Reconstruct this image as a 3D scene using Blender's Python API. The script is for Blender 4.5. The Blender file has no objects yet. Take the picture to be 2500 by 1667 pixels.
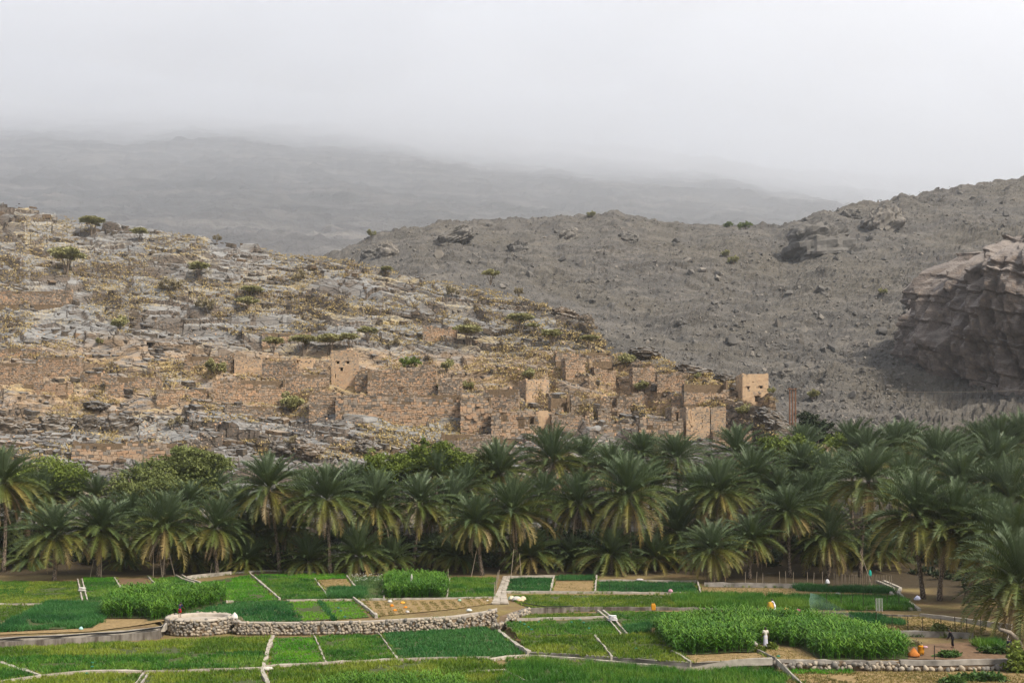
import bpy, math, random
import numpy as np
from mathutils import Vector, Matrix
from mathutils.bvhtree import BVHTree

# ------------------------------------------------------------------ camera, sky, sun, exposure
scene = bpy.context.scene
F, HX, HY, CZ = 2500.0, 1250.0, 1215.0, 14.0      # focal length and eye level in photo pixels, eye height in m
cam_d = bpy.data.cameras.new('camera'); cam = bpy.data.objects.new('camera', cam_d)
scene.collection.objects.link(cam); scene.camera = cam
cam.location = (0, 0, CZ); cam.rotation_euler = (math.radians(90), 0, 0)
cam_d.sensor_width = 36.0; cam_d.lens = 36.0; cam_d.shift_y = (HY - 833.5) / 2500.0
cam_d.clip_start = 0.5; cam_d.clip_end = 20000

SUN_EL, SUN_AZ = math.radians(48), math.radians(128)   # azimuth clockwise from +Y: to the right and behind the camera
world = bpy.data.worlds.new('World'); scene.world = world; world.use_nodes = True
wn = world.node_tree; wn.nodes.clear()
w_out = wn.nodes.new('ShaderNodeOutputWorld'); w_bg = wn.nodes.new('ShaderNodeBackground')
w_sky = wn.nodes.new('ShaderNodeTexSky'); w_sky.sky_type = 'NISHITA'; w_sky.sun_disc = False
w_sky.sun_elevation = SUN_EL; w_sky.sun_rotation = SUN_AZ; w_sky.dust_density = 4.0; w_sky.air_density = 1.5
w_tc = wn.nodes.new('ShaderNodeTexCoord'); w_ns = wn.nodes.new('ShaderNodeTexNoise')
w_ns.inputs['Scale'].default_value = 2.2; w_ns.inputs['Detail'].default_value = 5; w_ns.inputs['Roughness'].default_value = 0.5
w_rp = wn.nodes.new('ShaderNodeValToRGB')
w_rp.color_ramp.elements[0].position = 0.3; w_rp.color_ramp.elements[0].color = (3.4, 3.5, 3.8, 1)
w_rp.color_ramp.elements[1].position = 0.7; w_rp.color_ramp.elements[1].color = (5.2, 5.2, 5.25, 1)
w_mx = wn.nodes.new('ShaderNodeMix'); w_mx.data_type = 'RGBA'; w_mx.inputs[0].default_value = 0.88
# the overcast is brighter and warmer on the sun's side
w_dot = wn.nodes.new('ShaderNodeVectorMath'); w_dot.operation = 'DOT_PRODUCT'; w_dot.inputs[1].default_value = (math.sin(SUN_AZ), math.cos(SUN_AZ), 0.25)
w_gr = wn.nodes.new('ShaderNodeValToRGB'); w_gr.color_ramp.elements[0].position = 0.25; w_gr.color_ramp.elements[0].color = (.74, .77, .85, 1); w_gr.color_ramp.elements[1].position = 0.95; w_gr.color_ramp.elements[1].color = (1.16, 1.15, 1.13, 1)
w_half = wn.nodes.new('ShaderNodeMath'); w_half.operation = 'MULTIPLY_ADD'; w_half.inputs[1].default_value = 0.5; w_half.inputs[2].default_value = 0.5
w_mul = wn.nodes.new('ShaderNodeMix'); w_mul.data_type = 'RGBA'; w_mul.blend_type = 'MULTIPLY'; w_mul.inputs[0].default_value = 1.0
wn.links.new(w_tc.outputs['Generated'], w_dot.inputs[0]); wn.links.new(w_dot.outputs['Value'], w_half.inputs[0]); wn.links.new(w_half.outputs[0], w_gr.inputs['Fac'])
wn.links.new(w_rp.outputs['Color'], w_mul.inputs[6]); wn.links.new(w_gr.outputs['Color'], w_mul.inputs[7])
wn.links.new(w_tc.outputs['Generated'], w_ns.inputs['Vector']); wn.links.new(w_ns.outputs['Fac'], w_rp.inputs['Fac'])
wn.links.new(w_sky.outputs['Color'], w_mx.inputs[6]); wn.links.new(w_mul.outputs[2], w_mx.inputs[7])
wn.links.new(w_mx.outputs[2], w_bg.inputs['Color']); w_bg.inputs['Strength'].default_value = 0.10
wn.links.new(w_bg.outputs[0], w_out.inputs['Surface'])

sun_d = bpy.data.lights.new('sun', 'SUN'); sun = bpy.data.objects.new('sun', sun_d); scene.collection.objects.link(sun)
sun_d.energy = 2.8; sun_d.angle = math.radians(10); sun_d.color = (1.0, 0.92, 0.80)
sdir = Vector((math.sin(SUN_AZ) * math.cos(SUN_EL), math.cos(SUN_AZ) * math.cos(SUN_EL), math.sin(SUN_EL)))
sun.rotation_euler = sdir.to_track_quat('Z', 'Y').to_euler()

scene.view_settings.view_transform = 'Standard'; scene.view_settings.look = 'None'
scene.view_settings.exposure = 1.07; scene.view_settings.gamma = 1.0; scene.view_settings.use_curve_mapping = False
cy = scene.cycles
cy.max_bounces = 10; cy.diffuse_bounces = 3; cy.glossy_bounces = 2; cy.transmission_bounces = 3; cy.volume_bounces = 8
cy.transparent_max_bounces = 8; cy.use_denoising = True; cy.caustics_reflective = False; cy.caustics_refractive = False

# ------------------------------------------------------------------ helpers
rng = np.random.default_rng(7)
random.seed(7)
COL = scene.collection

def hsh(ix, iy, seed=0):
    a = (np.asarray(ix).astype(np.int64) * 374761393 + np.asarray(iy).astype(np.int64) * 668265263 + seed * 974634777) & 0xFFFFFFFF
    a = ((a ^ (a >> 13)) * 1274126177) & 0xFFFFFFFF
    a = ((a ^ (a >> 16)) * 2246822519) & 0xFFFFFFFF
    a = a ^ (a >> 15)
    return (a & 0xFFFFFF) / float(0x1000000)

def vnoise(x, y, seed=0):
    x = np.asarray(x, float); y = np.asarray(y, float)
    ix = np.floor(x); iy = np.floor(y); fx = x - ix; fy = y - iy
    fx = fx * fx * fx * (fx * (fx * 6 - 15) + 10); fy = fy * fy * fy * (fy * (fy * 6 - 15) + 10)
    a = hsh(ix, iy, seed); b = hsh(ix + 1, iy, seed); c = hsh(ix, iy + 1, seed); d = hsh(ix + 1, iy + 1, seed)
    return (a + (b - a) * fx) * (1 - fy) + (c + (d - c) * fx) * fy

def fbm(x, y, octv=4, seed=0, gain=0.5):
    r = 0.0; amp = 1.0; tot = 0.0
    x = np.asarray(x, float); y = np.asarray(y, float)
    for o in range(octv):
        r = r + amp * vnoise(x * 2 ** o + 17.3 * o, y * 2 ** o - 9.1 * o, seed + o); tot += amp; amp *= gain
    return r / tot

def sstep(a, b, x):
    t = np.clip((x - a) / (b - a), 0, 1); return t * t * (3 - 2 * t)

def build(name, V, faces, mat=None, rnd=None, smooth=False, parent=None, link=True, attrs=None):
    """one mesh object; faces is an (n,k) array or a list of such arrays; rnd = one number per face"""
    V = np.asarray(V, np.float32)
    if not isinstance(faces, (list, tuple)): faces = [faces]
    faces = [np.asarray(f, np.int32) for f in faces if len(f)]
    me = bpy.data.meshes.new(name)
    me.vertices.add(len(V)); me.vertices.foreach_set('co', V.ravel())
    tot = np.concatenate([np.full(len(f), f.shape[1], np.int32) for f in faces])
    idx = np.concatenate([f.ravel() for f in faces])
    me.loops.add(len(idx)); me.loops.foreach_set('vertex_index', idx)
    me.polygons.add(len(tot)); st = np.zeros(len(tot), np.int32); st[1:] = np.cumsum(tot)[:-1]
    me.polygons.foreach_set('loop_start', st)
    me.polygons.foreach_set('use_smooth', np.full(len(tot), bool(smooth)))
    if rnd is not None:
        at = me.attributes.new('rnd', 'FLOAT', 'FACE'); at.data.foreach_set('value', np.asarray(rnd, np.float32))
    for k, v in (attrs or {}).items():
        at = me.attributes.new(k, 'FLOAT', 'POINT'); at.data.foreach_set('value', np.asarray(v, np.float32))
    me.update(calc_edges=True)
    if mat is not None: me.materials.append(mat)
    if not link: return me
    return place(name, me, parent)

def place(name, me, parent=None, loc=None, rot=None, scale=None):
    o = bpy.data.objects.new(name, me); COL.objects.link(o)
    if parent is not None: o.parent = parent
    if loc is not None: o.location = loc
    if rot is not None: o.rotation_euler = rot
    if scale is not None: o.scale = scale if hasattr(scale, '__len__') else (scale,) * 3
    return o

def thing(name, loc, label, cat, group=None, rot=None, scale=None):
    o = place(name, None, None, loc, rot, scale); o.empty_display_size = 0.2
    return tag(o, label, cat, group)

def tag(o, label=None, cat=None, group=None, kind=None):
    if label: o['label'] = label
    if cat: o['category'] = cat
    if group: o['group'] = group
    if kind: o['kind'] = kind
    return o

class MB:
    """collects boxes, tubes and strips into one mesh"""
    def __init__(s): s.V = []; s.Q = []; s.T = []; s.n = 0; s.rq = []; s.rt = []
    def add(s, V, Q=None, T=None, r=0.5):
        V = np.asarray(V, float).reshape(-1, 3)
        if Q is not None and len(Q): s.Q.append(np.asarray(Q) + s.n); s.rq += [r] * len(Q)
        if T is not None and len(T): s.T.append(np.asarray(T) + s.n); s.rt += [r] * len(T)
        s.V.append(V); s.n += len(V); return s
    def hexa(s, P, r=0.5):
        return s.add(P, BOXQ, r=r)
    def box(s, c, d, rz=0.0, r=0.5, jit=0.0):
        P = UNIT * (np.asarray(d) / 2.0)
        if jit: P = P + (rng.random((8, 3)) - .5) * jit
        ca, sa = math.cos(rz), math.sin(rz)
        P = np.c_[P[:, 0] * ca - P[:, 1] * sa, P[:, 0] * sa + P[:, 1] * ca, P[:, 2]] + np.asarray(c)
        return s.hexa(P, r)
    def tube(s, pts, rad, seg=6, r=0.5, cap=True):
        pts = [Vector(p) for p in pts]; n = len(pts)
        rad = [rad] * n if not hasattr(rad, '__len__') else rad
        V = []; up = Vector((0.13, 0.31, 0.94))
        for i, p in enumerate(pts):
            d = (pts[min(i + 1, n - 1)] - pts[max(i - 1, 0)]).normalized()
            a = d.cross(up)
            if a.length < 1e-3: a = d.cross(Vector((1, 0, 0)))
            a.normalize(); b = d.cross(a)
            for k in range(seg):
                t = 2 * math.pi * k / seg; V.append(p + (a * math.cos(t) + b * math.sin(t)) * rad[i])
        Q = [[i * seg + k, i * seg + (k + 1) % seg, (i + 1) * seg + (k + 1) % seg, (i + 1) * seg + k] for i in range(n - 1) for k in range(seg)]
        T = []
        if cap:
            V += [pts[0], pts[-1]]; a0 = n * seg; b0 = a0 + 1
            T = [[a0, (k + 1) % seg, k] for k in range(seg)] + [[b0, (n - 1) * seg + k, (n - 1) * seg + (k + 1) % seg] for k in range(seg)]
        return s.add([tuple(v) for v in V], Q, T, r)
    def loft(s, rings, r=0.5, cap=True):
        R = np.asarray(rings, float); m, k = R.shape[:2]
        Q = [[i * k + j, i * k + (j + 1) % k, (i + 1) * k + (j + 1) % k, (i + 1) * k + j] for i in range(m - 1) for j in range(k)]
        V = R.reshape(-1, 3); T = []
        if cap:
            V = np.vstack([V, R[0].mean(0), R[-1].mean(0)]); a = m * k
            T = [[a, (j + 1) % k, j] for j in range(k)] + [[a + 1, (m - 1) * k + j, (m - 1) * k + (j + 1) % k] for j in range(k)]
        return s.add(V, Q, T, r)
    def obj(s, name, mat, parent=None, smooth=False, link=True):
        fs = [np.vstack(x) for x in (s.Q, s.T) if x]
        return build(name, np.vstack(s.V), fs, mat, rnd=s.rq + s.rt, smooth=smooth, parent=parent, link=link)

UNIT = np.array([[-1, -1, -1], [1, -1, -1], [1, 1, -1], [-1, 1, -1], [-1, -1, 1], [1, -1, 1], [1, 1, 1], [-1, 1, 1]], float)
BOXQ = np.array([[3, 2, 1, 0], [4, 5, 6, 7], [0, 1, 5, 4], [1, 2, 6, 5], [2, 3, 7, 6], [3, 0, 4, 7]])

# ---- materials
def nodes_of(name, rough=0.9, spec=0.2):
    m = bpy.data.materials.new(name); m.use_nodes = True; nt = m.node_tree
    b = nt.nodes['Principled BSDF']; b.inputs['Roughness'].default_value = rough
    b.inputs['Specular IOR Level'].default_value = spec
    return m, nt, b
def nd(nt, typ, **kw):
    n = nt.nodes.new('ShaderNode' + typ)
    for k, v in kw.items():
        if k in n.inputs: n.inputs[k].default_value = v
        else: setattr(n, k, v)
    return n
def noise(nt, scale, detail=4, rough=0.55, coord='Object', stretch=None):
    tc = nd(nt, 'TexCoord'); n = nd(nt, 'TexNoise', Scale=scale, Detail=detail, Roughness=rough)
    src = tc.outputs[coord]
    if stretch:
        mp = nd(nt, 'Mapping'); mp.inputs['Scale'].default_value = stretch; nt.links.new(src, mp.inputs['Vector']); src = mp.outputs[0]
    nt.links.new(src, n.inputs['Vector']); return n.outputs['Fac']
def ramp(nt, fac, stops):
    r = nd(nt, 'ValToRGB'); e = r.color_ramp.elements
    while len(e) < len(stops): e.new(0.5)
    for i, (p, c) in enumerate(stops): e[i].position = p; e[i].color = (*c, 1) if len(c) == 3 else c
    nt.links.new(fac, r.inputs['Fac']); return r.outputs['Color']
def g(v): return (v, v, v)
def mix(nt, fac, a, b, mode='MIX'):
    m = nd(nt, 'Mix', data_type='RGBA', blend_type=mode)
    for sock, val in ((m.inputs[0], fac), (m.inputs[6], a), (m.inputs[7], b)):
        if isinstance(val, (int, float)): sock.default_value = val
        elif isinstance(val, tuple): sock.default_value = (*val, 1)
        else: nt.links.new(val, sock)
    return m.outputs[2]
def attr(nt, name):
    return nd(nt, 'Attribute', attribute_name=name).outputs['Fac']
def math_(nt, op, a, b=0.0, clamp=False):
    m = nd(nt, 'Math', operation=op, use_clamp=clamp)
    for s, v in zip(m.inputs, (a, b)):
        if isinstance(v, (int, float)): s.default_value = v
        else: nt.links.new(v, s)
    return m.outputs[0]
def bump(nt, b, h, strength=0.5, dist=0.1):
    n = nd(nt, 'Bump', Strength=strength, Distance=dist); nt.links.new(h, n.inputs['Height']); nt.links.new(n.outputs[0], b.inputs['Normal'])
def mat_rnd(name, stops, rough=0.9, spec=0.2, nscale=3.0, namt=0.35, bstr=0.4, bdist=0.05, trans=0.0, stain=0.0):
    """colour by the per-piece number 'rnd', broken up by noise"""
    m, nt, b = nodes_of(name, rough, spec)
    c = ramp(nt, attr(nt, 'rnd'), stops)
    nz = noise(nt, nscale, 5)
    c = mix(nt, namt, c, ramp(nt, nz, [(0.3, g(0.35)), (0.7, g(1.0))]), 'MULTIPLY')
    if stain: c = mix(nt, stain, c, mix(nt, 1.0, c, ramp(nt, noise(nt, .45, 4, .6, 'Object'), [(.3, (.52, .50, .49)), (.5, (.85, .80, .76)), (.7, (1.08, 1.0, .92))]), 'MULTIPLY'))
    nt.links.new(c, b.inputs['Base Color'])
    if bstr: bump(nt, b, nz, bstr, bdist)
    if trans:
        t = nd(nt, 'BsdfTranslucent'); nt.links.new(c, t.inputs['Color']); ms = nd(nt, 'MixShader'); ms.inputs[0].default_value = trans
        nt.links.new(b.outputs[0], ms.inputs[1]); nt.links.new(t.outputs[0], ms.inputs[2])
        nt.links.new(ms.outputs[0], nt.nodes['Material Output'].inputs['Surface'])
    return m
def mat_plain(name, col, rough=0.8, var=0.25, nscale=4.0, bstr=0.2, spec=0.25):
    m, nt, b = nodes_of(name, rough, spec)
    nz = noise(nt, nscale, 5)
    lo = tuple(x * (1 - var) for x in col); hi = tuple(min(1, x * (1 + var)) for x in col)
    nt.links.new(ramp(nt, nz, [(0.3, lo), (0.7, hi)]), b.inputs['Base Color'])
    if bstr: bump(nt, b, nz, bstr, 0.03)
    return m

# ------------------------------------------------------------------ where things stand
def at(px, row, Y):
    return Vector(((px - HX) / F * Y, Y, CZ - (row - HY) / F * Y))
CR = 0.028
B0X = [-300, 0, 200, 400, 414, 568, 580, 700, 900, 1100, 1180, 1215, 1292, 1400, 1500, 1690, 1880, 2100, 2300, 2500, 2900]
B0R = [1592, 1579, 1570, 1558, 1537, 1537, 1549, 1550, 1547, 1538, 1529, 1522, 1601, 1608, 1617, 1633, 1632, 1636, 1637, 1633, 1630]
B1X = [1213, 1250, 1290, 1400, 1560, 1700, 1900, 2050, 2246, 2300, 2420, 2500, 2900]
B1R = [1523, 1512, 1497, 1492, 1489, 1488, 1490, 1495, 1502, 1508, 1530, 1545, 1600]
def ground(X, Y):
    X = np.asarray(X, float); Y = np.asarray(Y, float); px = HX + F * X / np.maximum(Y, 1)
    zR = 0.1 + 0.6 * np.clip((px - 1290) / 600, 0, 1) + CR * (Y - 84)
    z1 = 1.3 + 0.0333 * (Y - 111)
    z1 = z1 + np.clip((px - 2280) / 200, 0, 1) * np.clip((150 - Y) / 50, 0, 1) * 0.5
    z1 = z1 - .28 * sstep(430, 330, px) * np.clip((125 - Y) / 25, 0, 1)
    z2 = 2.67 + (Y - 152) * 0.09 + np.clip(Y - 168, 0, 300) * 0.06
    Y0 = 14 * F / (np.interp(px, B0X, B0R) - HY)
    y1r = np.interp(px, B1X, B1R)
    k = (y1r - HY) / F; aR = 0.1 + 0.6 * np.clip((px - 1290) / 600, 0, 1)
    Y1 = (CZ - aR + CR * 84) / (k + CR)
    Y1 = np.where(px < 1213, 0, Y1)
    z = np.where(Y < Y0, 0.0, np.where((px > 1213) & (Y < Y1), zR, z1))
    z = np.where(Y > 152, z2, z)
    return z
_Ys = np.arange(60, 330, 0.06)
def gp(px, row, dz=0.0):
    """the point of the fields seen at that place of the photograph"""
    t = (px - HX) / F; zr = CZ - (row - HY) / F * _Ys; gz = ground(t * _Ys, _Ys) + dz
    i = np.nonzero(zr <= gz)[0]
    Y = _Ys[i[0]] if len(i) else 325.0
    return Vector((t * Y, Y, float(ground(t * Y, Y)) + dz))
# ------------------------------------------------------------------ materials of the land
def rock_material(name, tops, sides, grass=None, scale=1.0, earth=None, nz0=0.62, rnd=False, crack=0.0, fine_amt=0.35, stretch=(0.45, 1, 2.2), patch=None):
    m, nt, b = nodes_of(name, 0.95, 0.15)
    n1 = noise(nt, 0.35 * scale, 6, 0.6, stretch=stretch); n2 = noise(nt, 2.2 * scale, 6, 0.65); n3 = noise(nt, 0.07 * scale, 3)
    c = ramp(nt, n1, [(0.25, tops[0]), (0.5, tops[1]), (0.75, tops[2])])
    geo = nd(nt, 'NewGeometry'); sx = nd(nt, 'SeparateXYZ'); nt.links.new(geo.outputs['True Normal'], sx.inputs[0])
    steep = math_(nt, 'SUBTRACT', nz0, sx.outputs['Z']); steep = math_(nt, 'MULTIPLY', steep, 3.0, True)
    sc = ramp(nt, n2, [(0.3, sides[0]), (0.55, sides[1]), (0.75, sides[2])])
    c = mix(nt, steep, c, sc)
    if patch: c = mix(nt, ramp(nt, n3, [(.45, g(0)), (.62, g(.6))]), c, ramp(nt, n2, [(.3, patch[0]), (.7, patch[1])]))
    if earth:
        e = attr(nt, 'earth'); ec = ramp(nt, n2, [(0.3, earth[0]), (0.7, earth[1])])
        e2 = math_(nt, 'MULTIPLY', e, ramp(nt, n1, [(0.35, g(0)), (0.6, g(1))]), True); c = mix(nt, e2, c, ec)
    if grass:
        gm = ramp(nt, math_(nt, 'ADD', math_(nt, 'MULTIPLY', n3, 0.6), math_(nt, 'MULTIPLY', n2, 0.4)), [(0.53, g(0)), (0.61, g(1))])
        flat = math_(nt, 'SUBTRACT', 1.0, steep, True)
        gm = math_(nt, 'MULTIPLY', gm, flat); c = mix(nt, math_(nt, 'MULTIPLY', gm, 0.75), c, ramp(nt, n2, [(0.35, grass[0]), (0.65, grass[1])]))
    fine = noise(nt, 9.0 * scale, 4, 0.6)
    hx_ = None
    if crack:
        tc = nd(nt, 'TexCoord'); mp = nd(nt, 'Mapping'); mp.inputs['Scale'].default_value = (.45, .8, 1.6); mp.inputs['Rotation'].default_value = (0, .1, .1); nt.links.new(tc.outputs['Object'], mp.inputs[0])
        wn_ = nd(nt, 'TexNoise', Scale=.8, Detail=3); nt.links.new(mp.outputs[0], wn_.inputs['Vector']); av = nd(nt, 'Mix', data_type='VECTOR'); av.inputs[0].default_value = .25; nt.links.new(mp.outputs[0], av.inputs[4]); nt.links.new(wn_.outputs['Color'], av.inputs[5])
        vo = nd(nt, 'TexVoronoi', Scale=.55 * scale, feature='DISTANCE_TO_EDGE'); nt.links.new(av.outputs[1], vo.inputs['Vector'])
        hx_ = ramp(nt, vo.outputs['Distance'], [(0.0, g(0)), (.045, g(1))]); c = mix(nt, crack, c, mix(nt, 1.0, c, ramp(nt, vo.outputs['Distance'], [(.01, g(.28)), (.05, g(1))]), 'MULTIPLY'))
    c = mix(nt, fine_amt, c, ramp(nt, fine, [(0.35, g(0.45)), (0.65, g(1))]), 'MULTIPLY')
    if rnd: c = mix(nt, 1.0, c, ramp(nt, attr(nt, 'rnd'), [(0, (.62, .62, .63)), (.7, (1.05, 1.03, 1.0)), (1, (1.25, 1.05, .85))]), 'MULTIPLY')
    nt.links.new(c, b.inputs['Base Color'])
    hs = math_(nt, 'ADD', n2, math_(nt, 'MULTIPLY', fine, 0.5))
    if hx_ is not None: hs = math_(nt, 'ADD', hs, math_(nt, 'MULTIPLY', hx_, .6))
    bump(nt, b, hs, 0.7, 0.35 / scale)
    return m
M_HILL = rock_material('hillside_rock', [(.15, .15, .15), (.245, .242, .235), (.34, .332, .32)], [(.08, .07, .06), (.16, .13, .105), (.30, .20, .125)],
                       grass=[(.36, .27, .12), (.52, .40, .19)], earth=[(.30, .205, .125), (.42, .30, .185)], crack=.85)
M_SCREE = rock_material('scree', [(.065, .062, .058), (.115, .107, .098), (.20, .18, .155)], [(.045, .04, .035), (.09, .078, .066), (.15, .125, .10)], scale=0.28, fine_amt=.7, patch=[(.09, .082, .068), (.15, .132, .105)])
M_CLIFF = rock_material('cliff_rock', [(.17, .15, .14), (.24, .21, .19), (.33, .285, .25)], [(.10, .086, .08), (.17, .14, .122), (.29, .215, .16)], scale=0.25, stretch=(1.6, 1.6, .35))
M_MOUNT = rock_material('mountain_rock', [(.055, .052, .05), (.105, .098, .093), (.25, .225, .20)], [(.04, .037, .035), (.085, .077, .07), (.165, .145, .125)], scale=0.05)
M_SLAB = rock_material('slab_rock', [(.14, .14, .14), (.225, .222, .218), (.32, .312, .30)], [(.08, .07, .06), (.15, .125, .10), (.28, .19, .12)], nz0=0.7, rnd=True, crack=.6)
M_BOULDER = mat_rnd('boulder_rock', [(0, (.10, .094, .088)), (.6, (.155, .145, .132)), (1, (.23, .205, .175))], 0.95, 0.15, 0.6, 0.5, 0.7, 0.4)

# ------------------------------------------------------------------ ground sheet under everything
m, nt, b = nodes_of('field_earth', 0.95, 0.1)
n1 = noise(nt, 0.25, 5); n2 = noise(nt, 4.0, 5)
c = mix(nt, ramp(nt, n1, [(0.35, g(0)), (0.65, g(1))]), ramp(nt, n2, [(.3, (.10, .065, .035)), (.7, (.17, .115, .06))]), ramp(nt, n2, [(.3, (.15, .12, .05)), (.7, (.22, .17, .075))]))
c = mix(nt, attr(nt, 'grove_shade'), c, ramp(nt, n2, [(.3, (.028, .022, .014)), (.7, (.07, .052, .03))]))  # shade of the palm grove painted into the earth colour
nt.links.new(c, b.inputs['Base Color']); bump(nt, b, n2, 0.6, 0.08); M_EARTH = m
xs = np.concatenate([np.linspace(-6000, -110, 14)[:-1], np.arange(-110, 110.1, 0.75), np.linspace(110, 6000, 14)[1:]])
ys = np.concatenate([np.linspace(-3000, 55, 8)[:-1], np.arange(55, 165, 0.45), np.linspace(165, 330, 40)])
GX, GY = np.meshgrid(xs, ys)
GZ = ground(GX, GY); GZ = np.where(GY < 70, GZ - (70 - np.maximum(GY, 20)) * 0.12, GZ) - 0.03 + (fbm(GX * .8, GY * .8, 3, 5) - .5) * 0.06
GZ = np.where(GY > 240, GZ - (GY - 240) * 0.15, GZ)
G0 = GZ.copy()
for dj in (-2, -1, 1, 2): GZ = np.minimum(GZ, np.where(np.abs(GY) < 150, np.roll(G0, dj, 0), GZ))
G0 = GZ.copy()
for dj in (-1, 1): GZ = np.minimum(GZ, np.where(np.abs(GY) < 150, np.roll(G0, dj, 1), GZ))
gpx = HX + F * GX / np.maximum(GY, 1); GROVE_SHADE = np.maximum(sstep(149, 153, GY - (fbm(GX * .3, GY * .3, 2, 8) - .5) * 3), sstep(2230, 2330, gpx) * sstep(118, 128, GY)); GROVE_SHADE = np.maximum(GROVE_SHADE, sstep(1690, 1760, gpx) * sstep(133, 137, GY))  # where the painted palm shade darkens the ground
def grid_faces(nr, nc):
    i = np.arange(nr - 1)[:, None] * nc + np.arange(nc - 1)[None]
    return np.stack([i, i + 1, i + nc + 1, i + nc], -1).reshape(-1, 4)
o = build('ground', np.c_[GX.ravel(), GY.ravel(), GZ.ravel()], grid_faces(*GX.shape), M_EARTH, smooth=True, attrs={'grove_shade': GROVE_SHADE.ravel()})
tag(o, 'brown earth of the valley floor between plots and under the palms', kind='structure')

# ------------------------------------------------------------------ hillside with the ruined village
S1X = [-400, 0, 60, 200, 330, 600, 700, 850, 1000, 1200, 1330, 1440, 1455, 1500, 1560, 1640, 1720, 1790, 1880, 1930, 1955, 2010, 2070]
S1R = [470, 490, 494, 537, 547, 592, 617, 628, 667, 703, 738, 772, 803, 850, 858, 876, 900, 925, 955, 1012, 1060, 1140, 1260]
Y1X = [-400, 0, 700, 1250, 1440, 1640, 1830, 1955, 2070]
Y1Y = [395, 380, 330, 288, 262, 240, 216, 198, 186]
def hill_base(px, Y):
    Ys = np.interp(px, Y1X, Y1Y); S = np.interp(px, S1X, S1R); zs = CZ + (HY - S) / F * Ys
    Yb = 168.0; zb = 3.4
    u = (Y - Yb) / (Ys - Yb)
    z = np.where(u < 0, zb + (Y - Yb) * 0.5, np.where(u <= 1, zb + (zs - zb) * np.clip(u, 0, 1) ** 0.95, zs - (Y - Ys) * 0.25 - np.clip(Y - Ys, 0, 30) ** 2 * 0.004))
    return z, u
def strata(X, Y, zb, h, dipx, dipy, blk, seed, sharp=0.78):
    w = zb + dipx * X - dipy * (Y - 200) + (fbm(X * .02, Y * .02, 3, seed) - .5) * 8 + (fbm(X * .08, Y * .08, 2, seed + 3) - .5) * 1.4
    q = w / h
    k0 = np.floor(q); sx = X + 0.35 * Y + (vnoise(X * .1, Y * .1, seed + 4) - .5) * 4
    j0 = np.floor(sx / blk + hsh(k0, k0 * 0, seed + 5) * 7)
    q2 = q + (hsh(k0, j0, seed + 6) - .5) * 0.9
    k = np.floor(q2); fr = q2 - k
    st = k + sstep(sharp, 1.0, fr) + (hsh(k, j0, seed + 7) - .5) * 0.35
    return h * (st - q2)
nc, nr = 760, 440
pxs = np.linspace(-260, 2060, nc); uu = np.concatenate([np.linspace(-0.05, 1.0, nr - 25), 1 + np.linspace(0.004, 0.35, 25)])
PX, UU = np.meshgrid(pxs, uu)
YS = np.interp(PX, Y1X, Y1Y); HYY = 168 + UU * (YS - 168); HXX = (PX - HX) / F * HYY
zb, _ = hill_base(PX, HYY)
amp = 0.5 + 0.9 * sstep(.35, .65, fbm(HXX * .035, HYY * .035, 3, 21))
edge = sstep(0, .1, UU + 0.03)
dz = strata(HXX, HYY, zb, 4.2, 0.10, 0.26, 16.0, 31, .8) * .75 * amp + strata(HXX, HYY, zb, 1.5, 0.09, 0.24, 6.5, 51, .8) * 0.9
dz += (fbm(HXX * .25, HYY * .25, 4, 71) - .5) * 0.6 + (fbm(HXX * .02, HYY * .02, 2, 75) - .5) * 5 * sstep(1.0, .8, UU) * sstep(0.1, .3, UU)
HZ = zb + dz * edge
ROW = HY - F * (zb - CZ) / HYY
earth = sstep(820, 870, ROW - (PX - 600) * 0.03) * sstep(1020, 985, ROW) * sstep(.25, .5, fbm(HXX * .06, HYY * .06, 3, 91) + 0.1)
hill = build('hillside', np.c_[HXX.ravel(), HYY.ravel(), HZ.ravel()], grid_faces(*PX.shape), M_HILL, attrs={'earth': earth.ravel()})
tag(hill, 'grey rocky hillside of tilted slabs with the ruined village', kind='structure')
_vv = np.c_[HXX.ravel(), HYY.ravel(), HZ.ravel()]
HILL_BVH = BVHTree.FromPolygons(_vv.tolist(), grid_faces(*PX.shape).tolist())
def hp(px, row):
    """the point of the hillside seen at that place of the photograph"""
    d = Vector(((px - HX) / F, 1.0, (HY - row) / F)).normalized()
    h = HILL_BVH.ray_cast(Vector((0, 0, CZ)), d)[0]
    if h is None:
        Y = float(np.interp(px, Y1X, Y1Y)); return at(px, row, Y)
    return h
def hz(x, y):
    h = HILL_BVH.ray_cast(Vector((x, y, 400)), Vector((0, 0, -1)))[0]
    return h.z if h is not None else 0.0

# ------------------------------------------------------------------ scree hill across the side valley
S2X = [-400, 300, 600, 760, 830, 900, 1000, 1100, 1300, 1430, 1500, 1560, 1620, 1700, 1900, 1960, 2020, 2100, 2250, 2400, 2500, 2900]
S2R = [800, 760, 690, 640, 605, 577, 553, 537, 532, 524, 517, 530, 541, 546, 548, 532, 512, 497, 464, 443, 428, 380]
Y2X = [-400, 830, 1250, 1700, 2100, 2900]; Y2Y = [560, 560, 590, 600, 600, 620]
def scree_base(px, Y):
    Ys = np.interp(px, Y2X, Y2Y); S = np.interp(px, S2X, S2R); zs = CZ + (HY - S) / F * Ys
    Yb = 205.0; u = (Y - Yb) / (Ys - Yb); zb = 9.0
    return np.where(u <= 1, zb + (zs - zb) * (0.25 * np.clip(u, 0, 1) + .75 * np.clip(u, 0, 1) ** 1.25), zs - (Y - Ys) * 0.2)
nc2, nr2 = 620, 300
pxs2 = np.linspace(600, 2800, nc2); uu2 = np.concatenate([np.linspace(0, 1, nr2 - 14), 1 + np.linspace(.01, .3, 14)])
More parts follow.
